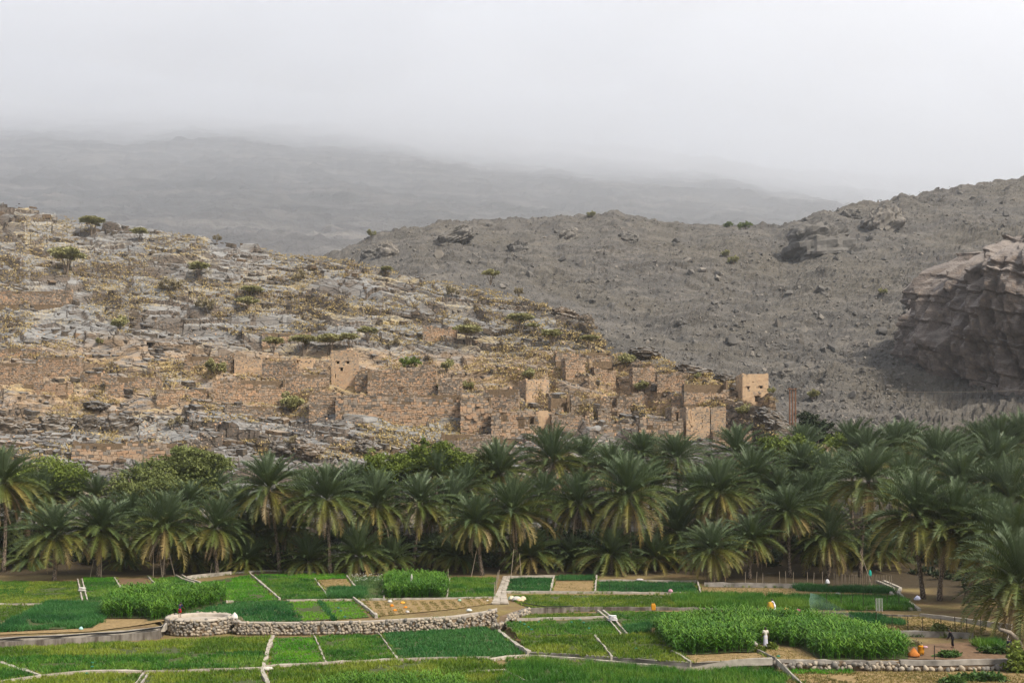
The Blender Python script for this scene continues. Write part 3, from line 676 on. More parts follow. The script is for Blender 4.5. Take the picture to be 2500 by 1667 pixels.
W_('broken orange wall above the flat thorn trees', 640, 755, 806, 838, .7, .6)
W_('small orange wall high above the long roofless house', 1032, 1115, 796, 826, .7, .6)
W_('old terrace wall high at the left edge of the hillside', -30, 168, 704, 736, .5, .7)
W_('mixed stone wall under the plain plastered house', 520, 690, 920, 985, .65, .7)
W_('grey rubble wall below the mixed stone wall', 549, 662, 986, 1014, .25, .5)
W_('rubble wall between plain house and small hut', 640, 722, 880, 925, .4, .7)
W_('orange wall under the small broken hut', 690, 800, 905, 950, .6, .6)
W_('grey wall at the left foot of the long orange wall', 755, 818, 952, 1020, .3, .6)
W_('wall between the two-eyed tower and long roofless house', 868, 898, 905, 955, .6, .5)
W_('ragged wall left of the plain plastered house', 450, 570, 862, 895, .35, .7)
W_('collapsed wall at the right foot of the battlement tower', 1640, 1700, 960, 985, .6, .6)
# larger stones set in the front walls, each by itself
stone_vars = [prism(random.choice([4, 5, 5, 6]), .1, 1, .75, .3) for _ in range(8)]
big_stone_meshes = [build('stone', V, [Q, T], M_STONE, rnd=np.full(len(Q) + len(T), .62 + .38 * ((i * .41) % 1)), link=False) for i, (V, Q, T) in enumerate(stone_vars)]
for o in [o for o in COL.objects if o.get('label', '').startswith(('long orange wall', 'orange wall of big'))]:
    wl = [c_ for c_ in o.children if c_.name.startswith('wall')][0]; bb = np.array([v.co[:] for v in wl.data.vertices]); x1 = bb[:, 0].max(); zt = bb[:, 2].max()
    for q in range(int(x1 * 1.9)):
        d = rng.uniform(.7, 1.5); M = frame(0, 0, 0); a = rng.uniform(-.25, .25)
        Rm = np.array([[math.cos(a), 0, -math.sin(a)], [math.sin(a), 0, math.cos(a)], [0, -1, 0]]).T
        Rm = np.array([[math.cos(a), -math.sin(a), 0], [0, 0, -1], [math.sin(a), math.cos(a), 0]])
        s_ = place('stone', big_stone_meshes[q % 8], o); s_.matrix_local = to_mat4(Rm * np.array([d, d * rng.uniform(.7, 1), .5]), (rng.uniform(.5, x1 - .5), -.1, rng.uniform(.1, zt - 1.0)))
# rubble below and between the walls
pts, Ms, rs = [], [], []
for _ in range(8000):
    px = rng.uniform(-60, 1860); row = rng.uniform(790, 1110)
    if row < np.interp(px, S1X, S1R) + 6: continue
    if fbm(px * .012, row * .02, 3, 601) < .43 + (.12 if row < 860 else 0): continue
    p = hp(px, row); s = .25 + rng.exponential(.22)
    pts.append(np.array(p)); Ms.append(rand_rot() * min(s, 1.4)); rs.append(rng.uniform(.5, 1) if rng.random() < .5 else rng.uniform(0, .5))
V, fs, r = scatter(rock_vars, pts, Ms, rs)
tag(build('rubble', V, fs, M_STONE, rnd=r, parent=hill), kind='stuff')
# ------------------------------------------------------------------ date palms
GREEN_PALM = [(0, (.33, .25, .13)), (.12, (.27, .20, .06)), (.3, (.155, .145, .022)), (.55, (.085, .115, .022)), (.8, (.07, .108, .04)), (1, (.115, .158, .08))]
M_FROND = mat_rnd('palm_frond', GREEN_PALM, .55, .35, .8, .25, 0, trans=.18)
M_DEAD = mat_rnd('dead_frond', [(0, (.20, .13, .07)), (.5, (.33, .23, .13)), (1, (.46, .37, .26))], .9, .1, 2, .3, 0, trans=.1)
m, nt, b = nodes_of('palm_trunk', .95, .1)
tc = nd(nt, 'TexCoord'); vo = nd(nt, 'TexVoronoi', Scale=5.5); mp_ = nd(nt, 'Mapping'); mp_.inputs['Scale'].default_value = (1, 1, .75)
nt.links.new(tc.outputs['Object'], mp_.inputs[0]); nt.links.new(mp_.outputs[0], vo.inputs['Vector'])
c = ramp(nt, vo.outputs['Distance'], [(.05, (.27, .22, .17)), (.5, (.13, .10, .075)), (.8, (.05, .04, .03))])
nt.links.new(c, b.inputs['Base Color']); bump(nt, b, vo.outputs['Distance'], .8, -.08); M_TRUNK = m
def frond(mb, az, el, L, droop, rv, nl=32, lw=.095, ll=.72, base=(0, 0, 0), vee=.55):
    """one feather leaf: a thin rachis and two rows of leaflets"""
    n = 9; pts = []; p = np.array(base, float); e = el; h = np.array([math.cos(az), math.sin(az), 0])
    side = np.array([-math.sin(az), math.cos(az), 0])
    dirs = []
    for i in range(n + 1):
        d = h * math.cos(e) + np.array([0, 0, 1]) * math.sin(e); pts.append(p.copy()); dirs.append(d); p = p + d * (L / n); e -= droop / n * (0.5 + 1.1 * i / n)
    pts = np.array(pts); dirs = np.array(dirs)
    w = np.linspace(.045, .012, n + 1)[:, None]; A = pts + side * w; B = pts - side * w
    Q = [[i, i + 1, n + 2 + i, n + 1 + i] for i in range(n)]; mb.add(np.vstack([A, B]), Q, r=max(0, rv - .06))
    s = np.linspace(.16, 1.0, nl); pi = s * n; k = np.minimum(pi.astype(int), n - 1); f = (pi - k)[:, None]
    P = pts[k] * (1 - f) + pts[k + 1] * f; D = dirs[k]; U = np.cross(D, side) ; U = np.where(U[:, 2:3] < 0, -U, U)
    lens = ll * (np.sin(np.clip(s * 1.05, 0, 1) * math.pi) ** .55 * .8 + .22)
    VV, TT = [], []
    for sg in (-1, 1):
        jt = rng.normal(0, .12, (nl, 3)); out = side * sg * .75 + D * (.62 + .25 * s[:, None]) + U * vee + jt
        out /= np.linalg.norm(out, axis=1)[:, None]; tip = P + out * lens[:, None] - np.array([0, 0, .10]) * lens[:, None]
        wd = D * lw; a = len(VV) * 3 * nl
        VV.append(np.stack([P - wd / 2, P + wd / 2, tip], 1).reshape(-1, 3))
    V = np.vstack(VV); T = np.arange(len(V)).reshape(-1, 3); mb.add(V, None, T, r=rv)
def palm_crown(nf, R, seed):
    global rng
    keep = rng; rng = np.random.default_rng(seed); mb = MB(); dead = MB(); ga = 2.39996
    for i in range(nf):
        q = (i + .5) / nf; el = math.radians(84 - 108 * q ** .9) + rng.normal(0, .14); az = i * ga + rng.normal(0, .15)
        L = R * (.78 + .3 * math.sin(min(1, q * 1.6) * math.pi / 2)) * rng.uniform(.78, 1.1)
        dr = math.radians(28 + 40 * q) * rng.uniform(.8, 1.2); rv = 1 - .64 * q ** 1.25 + rng.normal(0, .11)
        if q > .9: rv -= rng.uniform(0, .32)
        frond(mb, az, el, L, dr, float(np.clip(rv, .02, 1)), base=(0, 0, .5 * (1 - q) - .1))
    for i in range(int(nf * .12)):
        az = i * ga * 1.7 + rng.normal(0, .3); el = math.radians(rng.uniform(-70, -40))
        frond(dead, az, el, R * rng.uniform(.6, .85), math.radians(50), rng.uniform(.1, 1), nl=16, lw=.06, ll=.38, base=(.12 * math.cos(az), .12 * math.sin(az), -.5), vee=.05)
    a = mb.obj('crown', M_FROND, link=False); d = dead.obj('dead_frond', M_DEAD, link=False); rng = keep
    return a, d
def hanging(seed, rv, el):
    global rng
    keep = rng; rng = np.random.default_rng(seed); mb = MB(); frond(mb, 0, math.radians(el), 3.9, math.radians(62), rv, vee=.3); rng = keep; return mb.obj('frond', M_FROND, link=False)
HANG = [hanging(300 + i, v_, e_) for i, (v_, e_) in enumerate(((.46, -8), (.38, -18), (.28, -30), (.52, 0), (.14, -38), (.42, -22)))]
CROWNS = [palm_crown(n_, 4.3, 100 + i) for i, n_ in enumerate((112, 100, 122, 108, 94, 116, 104))]
def trunk_mesh(H_, lean, bend, r0=.33):
    pts = []; rad = []
    for i in range(9):
        q = i / 8; pts.append((lean[0] * q ** 1.4 + bend * math.sin(q * math.pi), lean[1] * q, -.4 + (H_ + .4) * q)); rad.append(r0 * (1.25 - .35 * min(1, q * 4)) * (1 - .12 * q) * (1.15 if i == 8 else 1))
    mb = MB(); V0 = mb.n; mb.tube(pts, rad, 10); return mb.obj('trunk', M_TRUNK, link=False, smooth=True)
PALMS = []
def palm(cpx, crow, bpx, brow, size, label, group, Y=None, crown=None, dead=True):
    """cpx, crow: heart of the crown; bpx, brow: foot of the trunk; size: crown radius in photo pixels"""
    if Y is None: base = gp(bpx, brow)
    else:
        x = (bpx - HX) / F * Y; base = Vector((x, Y, float(ground(x, Y))))
    k = base.y / F; topx = (cpx - HX) * k; topz = CZ + (HY - crow) * k; H_ = max(1.2, topz - base.z)
    t = thing('palm_tree', base, label, 'palm tree', group); lean = (topx - base.x, rng.uniform(-.4, .4))
    place('trunk', trunk_mesh(H_, lean, rng.uniform(-.25, .25), .30 if H_ > 5 else .34), t)
    ca, da = CROWNS[crown if crown is not None else len(PALMS) % len(CROWNS)]; sc = size * k / 3.05 * rng.uniform(.9, 1.08); sc = (sc, sc, sc * rng.uniform(.82, 1.15)); rz = rng.uniform(0, 6.28)
    tilt = (rng.normal(0, .10), lean[0] / max(4, H_) * .5 + rng.normal(0, .10), rz)
    co = place('crown', ca, t, (lean[0], lean[1], H_), tilt, sc)
    if group == FR:      # the lowest leaves of the front palms, one by one
        for q in range(11): place('frond', HANG[(q * 5 + len(PALMS)) % 6], co, (0, 0, -.15), (0, rng.normal(0, .06), q * 2 * math.pi / 11 + rng.normal(0, .15)), rng.uniform(.85, 1.08))
    if dead: place('dead_frond', da, t, (lean[0], lean[1], H_), tilt, sc)
    PALMS.append(t); return t
FR = 'palms along the front of the grove'; BK = 'palms in the back of the grove'; YG = 'young palms under the grove'
front = [(11, 1180, 8, 1395, 78), (135, 1307, 132, 1417, 78), (246, 1293, 240, 1409, 82), (400, 1290, 398, 1406, 74), (525, 1290, 530, 1402, 74), (659, 1196, 683, 1390, 76), (797, 1221, 806, 1401, 80),
         (918, 1238, 907, 1386, 78), (1025, 1232, 1009, 1381, 76), (1161, 1279, 1177, 1404, 76), (1252, 1252, 1260, 1395, 78), (1413, 1232, 1417, 1384, 78), (1537, 1216, 1543, 1395, 80), (1661, 1307, 1668, 1384, 80),
         (1761, 1205, 1765, 1391, 80), (1836, 1318, 1830, 1411, 66), (1928, 1252, 1929, 1407, 78), (2026, 1318, 2020, 1409, 66), (2120, 1175, 2100, 1407, 88), (2232, 1262, 2255, 1460, 98), (2322, 1288, 2294, 1464, 98), (2415, 1310, 2356, 1470, 100)]
words = ['first', 'second', 'third', 'fourth', 'fifth', 'sixth', 'seventh', 'eighth', 'ninth', 'tenth', 'eleventh', 'twelfth', 'thirteenth', 'fourteenth', 'fifteenth', 'sixteenth', 'seventeenth', 'eighteenth', 'nineteenth', 'twentieth', 'twenty-first', 'twenty-second']
extra = {0: 'tall with bare trunk at the left edge', 1: 'low with crown near the ground', 2: 'full round crown over a short trunk', 3: 'standing behind thin wooden poles', 4: 'full crown above the low concrete wall', 5: 'tall with leaning trunk', 6: 'tall bare trunk with yellow lower leaves',
         7: 'slim trunk and yellow-tipped leaves', 8: 'crown above the bright green maize block', 9: 'clean trunk by the path fence', 10: 'by the head of the stone path', 11: 'straight trunk behind the tan plot', 12: 'tall straight trunk behind the dark green plot',
         13: 'low blue-green crown', 14: 'tall with orange-tipped leaves', 15: 'low behind the stick fence start', 16: 'straight trunk by thin fence posts', 17: 'low crown over the weedy strip', 18: 'thick leaning trunk by the stick fence', 19: 'huge arching crown by the curved channel', 20: 'huge crown leaning over the white cloth', 21: 'huge drooping crown over the dark grove'}
for i, (a, b_, c_, d, s) in enumerate(front):
    palm(a, b_, c_, d, s, words[i] + ' front-row date palm from left, ' + extra[i], FR)
palm(1740, 1345, 1742, 1421, 72, 'squat date palm hanging over the plot corner in front of the grove', FR)
palm(2492, 1430, 2480, 1562, 125, 'nearest date palm, drooping over the brown plot at the right edge', FR)
palm(2478, 1335, 2440, 1500, 100, 'date palm just behind the nearest one at the right edge', FR)
back = [(354, 1205, 60, 171, 'behind the fourth front palm'), (110, 1216, 64, 168, 'left of the second front palm'), (525, 1205, 62, 170, 'straight above the fifth front palm'), (232, 1216, 62, 170, 'straight above the third front palm'), (622, 1305, 60, 160, 'low between fifth and sixth front palms'),
        (705, 1290, 62, 160, 'low right of the sixth front palm'), (1070, 1163, 66, 172, 'below the bright green tree'), (1142, 1196, 66, 168, 'behind the tenth front palm'), (1222, 1160, 70, 174, 'behind the eleventh front palm'), (1352, 1130, 72, 178, 'tallest one in the middle with dark crown'),
        (1432, 1125, 62, 184, 'half hidden right of the tallest middle palm'), (1490, 1150, 66, 176, 'between twelfth and thirteenth front palms'), (1570, 1118, 66, 182, 'left of the tall orange-tipped one'), (1653, 1124, 66, 172, 'slim and tall before the cracked house'), (1798, 1112, 66, 186, 'just under the retaining wall of the village'),
        (1836, 1174, 76, 172, 'right behind the fifteenth front palm'), (1590, 1190, 66, 170, 'filling the gap before the cracked house'), (1330, 1215, 66, 166, 'low between eleventh and twelfth front palms'), (2026, 1181, 74, 172, 'left of the thick leaning trunk'), (2083, 1095, 62, 196, 'at the back below the three poles'),
        (2187, 1098, 64, 196, 'at the back right of the dead crown'), (2291, 1135, 78, 180, 'behind the huge arching crowns'), (2217, 1082, 58, 206, 'topmost at the back below the striped rock'), (2425, 1150, 80, 180, 'right of the one behind the huge crowns'), (2440, 1098, 70, 196, 'back row under the cliff, left of the edge'),
        (2350, 1190, 86, 170, 'between the huge crowns, further back'), (2472, 1229, 92, 160, 'at the right edge above the nearest one'), (2217, 1193, 82, 168, 'above the huge arching crown'), (2490, 1085, 72, 198, 'back row at the very right edge'), (2120, 1110, 62, 188, 'behind the thick leaning trunk crown'),
        (2395, 1088, 62, 204, 'back row under the cliff, further left'), (1955, 1160, 66, 176, 'left of the dead crown'), (1900, 1200, 70, 168, 'between sixteenth and seventeenth front palms'), (1985, 1240, 72, 164, 'behind the eighteenth front palm'), (1700, 1220, 66, 168, 'between fourteenth and fifteenth front palms'),
        (1100, 1240, 66, 164, 'low between ninth and tenth front palms'), (860, 1200, 62, 172, 'between seventh and eighth front palms'), (970, 1185, 62, 174, 'between eighth and ninth front palms'), (60, 1250, 66, 162, 'left of the low second front palm'), (460, 1230, 66, 164, 'between fourth and fifth front palms'),
        (320, 1270, 66, 160, 'between third and fourth front palms'), (590, 1260, 66, 163, 'left of the leaning sixth front palm'), (740, 1215, 60, 172, 'left of the seventh front palm'), (2560, 1190, 90, 165, 'mostly cut by the right edge'), (-40, 1290, 80, 158, 'mostly cut by the left edge'), (1960, 1110, 56, 192, 'small one under the three poles'), (2330, 1110, 66, 192, 'between the two under the cliff')]
for (a, b_, s, Y, w) in back:
    palm(a, b_, a + rng.uniform(-8, 8), 0, s, 'back-row date palm ' + w, BK, Y=Y)
young = [(876, 1362, 66, 153, 'below the eighth front palm'), (1490, 1356, 66, 153, 'between twelfth and thirteenth front palms'), (755, 1370, 56, 154, 'left of the tall bare seventh trunk'), (1297, 1358, 64, 155, 'right of the path head'), (960, 1372, 50, 156, 'beside the white-flower plot'), (1115, 1360, 54, 156, 'left of the tenth trunk'), (1600, 1360, 60, 155, 'in the shade of the fourteenth palm'),
         (600, 1375, 52, 156, 'in the shade left of the sixth trunk'), (1400, 1370, 56, 157, 'behind the tan plot'), (470, 1360, 54, 157, 'behind the low concrete wall'), (310, 1365, 52, 158, 'in the dark left of the wooden poles'), (2150, 1350, 66, 157, 'right of the thick leaning trunk'), (70, 1370, 52, 158, 'in the dark at the left edge'), (1060, 1350, 50, 160, 'behind the maize block')]
for (a, b_, s, Y, w) in young:
    palm(a, b_, a, 0, s, 'young stemless palm ' + w, YG, Y=Y, dead=False)
# the dead palm with a collapsed grey crown
kx = 2020; Yd = 178.0; xd = (kx - HX) / F * Yd; zd = float(ground(xd, Yd)); tz = CZ + (HY - 1112) / F * Yd
t = thing('dead_palm', (xd, Yd, zd), 'dead palm with a collapsed grey crown among the back palms', 'palm tree')
place('trunk', trunk_mesh(tz - zd, (0, 0), .1), t)
mb = MB()
for i in range(34): frond(mb, i * 2.4, math.radians(rng.uniform(-50, 45)), rng.uniform(2.0, 3.2), math.radians(110), rng.uniform(.5, 1), nl=14, lw=.05, ll=.3, base=(0, 0, 1.2), vee=0)
o = mb.obj('dead_frond', M_DEAD, t); o.location = (0, 0, tz - zd)

# ------------------------------------------------------------------ broadleaf trees, thorn trees and shrubs
def leafy(name_mat, stops, trans=.15): return mat_rnd(name_mat, stops, .6, .25, 1.5, .3, 0, trans=trans)
M_GHAF = leafy('feathery_leaf', [(0, (.075, .095, .024)), (.5, (.125, .15, .04)), (1, (.19, .215, .065))])
M_BRIGHT = leafy('bright_leaf', [(0, (.065, .10, .013)), (.5, (.125, .17, .022)), (1, (.20, .255, .045))])
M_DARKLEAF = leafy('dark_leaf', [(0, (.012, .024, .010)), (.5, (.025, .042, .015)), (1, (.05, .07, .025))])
M_ACACIA = leafy('thorn_leaf', [(0, (.20, .20, .08)), (.5, (.30, .29, .12)), (1, (.40, .37, .18))])
M_DRYSHRUB = leafy('dry_twig', [(0, (.20, .165, .11)), (.5, (.28, .235, .14)), (1, (.36, .31, .18))])
M_BARK = mat_plain('bark', (.16, .125, .095), .95, .3, 6, .3)
def clump_crown(blobs, n, leaf, seed, flat=1.0):
    """leaves spread through a set of ellipsoids (cx, cy, cz, rx, ry, rz)"""
    r_ = np.random.default_rng(seed); VV = []; rv = []
    vol = np.array([b_[3] * b_[4] * b_[5] for b_ in blobs]) ** .75; vol /= vol.sum()
    for bl, f in zip(blobs, vol):
        m_ = int(n * f); d = r_.normal(size=(m_, 3)); d /= np.linalg.norm(d, axis=1)[:, None]; rad = r_.random(m_) ** .45
        # twigs: gather the leaves in sub-clusters so that gaps stay open
        nsub = max(5, m_ // 40); cd = r_.normal(size=(nsub, 3)); cd /= np.linalg.norm(cd, axis=1)[:, None]; cr = r_.random(nsub) ** .4
        cc = cd * cr[:, None]; pick = r_.integers(0, nsub, m_); P = cc[pick] + d * rad[:, None] * .42
        P = P * np.array(bl[3:6]) + np.array(bl[:3])
        a = r_.normal(size=(m_, 3)); a /= np.linalg.norm(a, axis=1)[:, None]; b2 = np.cross(a, r_.normal(size=(m_, 3))); b2 /= np.linalg.norm(b2, axis=1)[:, None]
        a[:, 2] *= flat; s = leaf * r_.uniform(.6, 1.4, (m_, 1))
        VV.append(np.stack([P - b2 * s * .35, P + b2 * s * .35, P + a * s], 1).reshape(-1, 3)); sub = r_.random(nsub)
        rv.append(np.clip(sub[pick] * .6 + r_.random(m_) * .4, 0, 1))
    V = np.vstack(VV); return V, np.arange(len(V)).reshape(-1, 3), np.concatenate(rv)
def limbs(mb, blobs, z0=0.0, r0=.16):
    for bl in blobs:
        c = np.array(bl[:3]); mid = c * np.array([.45, .45, .55]); mb.tube([(0, 0, z0), tuple(mid + rng.normal(0, .04, 3)), tuple(c)], [r0, r0 * .6, r0 * .25], 6)
def tree_kind(blobs, n, leaf, mat, seed, flat=1.0, r0=.16):
    V, T, rv = clump_crown(blobs, n, leaf, seed, flat); cm = build('crown', V, T, mat, rnd=rv, link=False)
    mb = MB(); limbs(mb, blobs, -.2, r0); return cm, mb.obj('trunk', M_BARK, link=False)
def blobset(n, R, H_, z0, sq, seed):
    r_ = np.random.default_rng(seed); out = []
    for i in range(n):
        a = r_.uniform(0, 6.28); q = math.sqrt(r_.random()); x, y = R * q * math.cos(a) * .75, R * q * math.sin(a) * .75
        z = z0 + (H_ - z0) * r_.uniform(.35, .95) * (1 - .35 * q * q); s = R * r_.uniform(.28, .5); out.append((x, y, z, s, s, s * sq))
    return out
ACACIA = [tree_kind([(0, 0, .82, .5, .5, .13), (.33, .1, .74, .36, .36, .11), (-.36, -.05, .76, .34, .34, .11), (.02, .3, .72, .4, .4, .12), (-.05, -.28, .70, .36, .36, .11)], 2600, .10, M_ACACIA, 700 + i, .5, .035) for i in range(3)]
BUSH = [tree_kind(blobset(8, .55, .75, .1, .8, 720 + i), 2600, .10, M_ACACIA, 730 + i, 1, .02) for i in range(2)]
DRY = [tree_kind(blobset(8, .55, .7, .1, .8, 740 + i), 900, .10, M_DRYSHRUB, 750 + i, 1, .02) for i in range(2)]
SG = 'thorn trees and shrubs on the hillside'
def shrub(px, row, w, kind, label, i=0, on=hp):
    """row is the foot of the shrub, w its width in the photograph"""
    p = on(px, row); s = w * p.y / F / 1.3; ks = {'a': ACACIA, 'b': BUSH, 'd': DRY, 'g': BUSH_GREEN}[kind]; cm, tm = ks[i % len(ks)]
    t = thing('shrub' if kind in 'bdg' else 'thorn_tree', p, label, 'shrub' if kind in 'bdg' else 'tree', SG, (0, 0, rng.uniform(0, 6.28)), s)
    place('crown', cm, t); place('trunk', tm, t)
BUSH_GREEN = [tree_kind(blobset(7, .6, .5, .06, .6, 760), 1500, .085, M_BRIGHT, 761, 1, .02)]
hl = [(224, 572, 58, 'a', 'pale thorn tree high on the left near the ridge line'), (340, 588, 42, 'a', 'thin thorn tree right of the pale ridge one'), (163, 668, 84, 'a', 'widest flat-topped thorn tree on the upper left slope'), (486, 680, 54, 'a', 'flat-topped thorn tree with bare stem above the grass patches'), (415, 712, 62, 'd', 'large bare grey shrub below the flat-topped stemmed tree'),
      (292, 806, 56, 'b', 'dense dark bush with leaning stem on the left slope'), (614, 736, 52, 'a', 'upper one of two stacked thorn trees left of centre'), (604, 762, 50, 'a', 'lower one of two stacked thorn trees left of centre'), (500, 760, 62, 'd', 'wide bare shrub left of the two stacked thorn trees'), (731, 684, 46, 'd', 'bare shrub upper slope right of the stacked pair'),
      (241, 842, 28, 'b', 'small green bush below the dense dark bush'), (668, 862, 54, 'a', 'flat thorn tree above the small broken hut, leftmost of three'), (741, 866, 66, 'a', 'broad thorn tree above the small broken hut, middle of three'), (805, 864, 66, 'a', 'thorn tree touching the two-eyed tower, rightmost of three'), (530, 588, 28, 'd', 'small dry shrub on the ridge line'),
      (945, 674, 32, 'a', 'round thorn tree near the ridge centre'), (1198, 690, 42, 'a', 'low thorn tree on the ridge right of centre'), (1105, 722, 48, 'd', 'silver bare shrub below the ridge centre'), (1266, 720, 34, 'd', 'thin dry shrub right of the low ridge thorn tree'), (897, 834, 50, 'a', 'flat thorn tree with forked stem right of the two-eyed tower'),
      (852, 850, 50, 'a', 'pale thorn tree right behind the two-eyed tower'), (962, 846, 42, 'd', 'dry shrub between two flat thorn trees'), (1142, 842, 68, 'a', 'dense umbrella thorn tree right of the small orange wall'), (1152, 812, 62, 'd', 'wide dry thicket above the dense umbrella tree'), (1268, 812, 64, 'a', 'tall umbrella thorn tree below the rounded crag'),
      (1302, 812, 32, 'a', 'small thorn tree beside the tall umbrella tree'), (1346, 844, 54, 'a', 'umbrella thorn tree above the ragged ledge wall'), (1438, 850, 44, 'a', 'last thorn tree toward the scree valley'), (1003, 898, 66, 'g', 'bright green creeping bush above the long roofless house'), (1091, 906, 46, 'b', 'round bush right of the bright green creeper'),
      (521, 918, 66, 'b', 'round green bush left of the plain plastered house'), (712, 1008, 78, 'b', 'big spreading bush in front of the grey rubble wall'), (712, 1086, 48, 'd', 'dry twiggy bush below the big spreading bush'), (1073, 952, 30, 'b', 'bush growing inside the grey roofless house'), (1142, 952, 36, 'b', 'bush right of the grey roofless house'),
      (1293, 926, 44, 'b', 'dark bush just above the four-hole tower'), (1531, 894, 52, 'b', 'round bush right of the square orange house'), (1702, 926, 26, 'b', 'small bush by the rounded rocks'), (1566, 958, 46, 'b', 'flat bush above the ruined house'), (1813, 1016, 46, 'b', 'bush below the battlement tower'), (1886, 962, 28, 'b', 'bush at the right side of the battlement tower'), (428, 1042, 52, 'd', 'dry thicket beside the big brown boulders')]
for i, (a, b_, w, k_, lb) in enumerate(hl): shrub(a, b_, w, k_, lb, i)
for (a, b_, w, lb) in [(1820, 560, 44, 'yellow-green tree on the saddle of the scree crest'), (1780, 556, 34, 'dull tree left of the yellow-green crest tree'), (1442, 532, 26, 'tiny flat tree on the scree knoll'), (905, 580, 30, 'faint green tree at the left end of the scree crest'), (1790, 645, 34, 'dull green bush on the scree below the saddle'), (1770, 628, 28, 'upper dull bush on the scree below the saddle'), (1985, 975, 40, 'low bush at the foot of the scree'), (2155, 720, 26, 'lone small bush in the middle of the scree')]:
    shrub(a, b_, w, 'g' if 'yellow' in lb else 'b', lb, 0, sp)

def grove_tree(px, row, w, h, mat, label, Y, seed, n=9000, leaf=.42, nb=20, sq=.8, name='tree'):
    """px, row: middle of the crown"""
    k = Y / F; R = w * k / 2; Hc = h * k; x = (px - HX) * k; zc = CZ + (HY - row) * k; zg = float(ground(x, Y)) - .3
    r_ = np.random.default_rng(seed); bl = []
    for i in range(nb):
        a = r_.uniform(0, 6.28); q = math.sqrt(r_.random()); s = R * r_.uniform(.30, .5)
        bl.append((R * q * .8 * math.cos(a), R * q * .6 * math.sin(a), zc - zg + Hc * r_.uniform(-.4, .42) * (1 - .5 * q * q), s, s, s * sq))
    t = thing(name, (x, Y, zg), label, 'tree', 'broadleaf trees behind the palms')
    V, T, rv = clump_crown(bl, n, leaf, seed + 1); build('crown', V, T, mat, rnd=rv, parent=t)
    mb = MB(); limbs(mb, bl[:9], -.2, .3); mb.obj('trunk', M_BARK, t)
grove_tree(460, 1125, 210, 100, M_GHAF, 'big feathery tree in flat layers above the left palms', 172, 801, 15000, .42, 22, .42)
grove_tree(390, 1180, 260, 90, M_GHAF, 'lower feathery thicket below the layered tree', 168, 803, 13000, .42, 20, .5)
grove_tree(110, 1175, 190, 110, M_BRIGHT, 'yellow-green tree behind the left palms', 170, 805, 13000)
grove_tree(1045, 1118, 100, 115, M_BRIGHT, 'tallest bright green tree at the foot of the village', 174, 807, 13000, .36)
grove_tree(955, 1140, 120, 85, M_BRIGHT, 'bright green tree left of the tallest one', 173, 809, 11000, .36)
grove_tree(1110, 1142, 110, 90, M_BRIGHT, 'bright green tree right of the tallest one', 173, 811, 10000, .36)
grove_tree(1190, 1140, 130, 70, M_GHAF, 'dull green thicket right of the bright green trees', 177, 813, 9000)
grove_tree(1925, 1105, 130, 95, M_BRIGHT, 'yellow-green bush at the right end of the village slope', 184, 815, 12000)
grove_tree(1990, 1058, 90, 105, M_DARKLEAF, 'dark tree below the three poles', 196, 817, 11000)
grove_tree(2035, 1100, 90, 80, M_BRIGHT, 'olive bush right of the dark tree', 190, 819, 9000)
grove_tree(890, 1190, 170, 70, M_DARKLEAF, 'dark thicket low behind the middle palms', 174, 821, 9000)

# dark undergrowth filling the foot of the grove
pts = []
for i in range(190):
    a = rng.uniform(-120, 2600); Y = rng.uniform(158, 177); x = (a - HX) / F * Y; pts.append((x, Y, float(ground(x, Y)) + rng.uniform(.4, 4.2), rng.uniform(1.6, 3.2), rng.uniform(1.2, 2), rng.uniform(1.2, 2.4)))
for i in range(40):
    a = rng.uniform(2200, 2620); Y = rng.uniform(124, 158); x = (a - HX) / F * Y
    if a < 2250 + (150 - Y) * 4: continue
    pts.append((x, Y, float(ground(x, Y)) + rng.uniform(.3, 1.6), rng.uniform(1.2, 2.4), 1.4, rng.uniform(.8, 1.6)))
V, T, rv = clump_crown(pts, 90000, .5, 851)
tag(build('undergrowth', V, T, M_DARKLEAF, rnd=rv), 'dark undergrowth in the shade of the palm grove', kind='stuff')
# dry grass on the slopes
pts = []
for _ in range(42000):
    px = rng.uniform(-150, 1900); row = rng.uniform(500, 1120)
    if row < np.interp(px, S1X, S1R) + 3: continue
    if fbm(px * .007, row * .02, 4, 861) < .525 + (.05 if row > 985 else 0): continue
    pts.append(hp(px, row)[:])
pts = np.array(pts); n = len(pts); k5 = 6
base = np.repeat(pts, k5, 0) + np.c_[rng.normal(0, .4, (n * k5, 2)), np.full(n * k5, -.1)]
dirv = np.c_[rng.normal(0, .35, (n * k5, 2)), rng.uniform(.25, .6, n * k5)]; wv = rng.normal(size=(n * k5, 2)); wv /= np.linalg.norm(wv, axis=1)[:, None]; wv = np.c_[wv * .13, np.zeros(n * k5)]
V = np.stack([base - wv, base + wv, base + dirv], 1).reshape(-1, 3)
M_DRYGRASS = mat_rnd('dry_grass', [(0, (.30, .22, .10)), (.5, (.44, .335, .145)), (1, (.54, .43, .21))], .9, .1, 1, .2, 0, trans=.15)
tag(build('dry_grass', V, np.arange(len(V)).reshape(-1, 3), M_DRYGRASS, rnd=np.repeat(rng.random(n), k5)), 'dry yellow grass tufts growing between the slabs', kind='stuff')
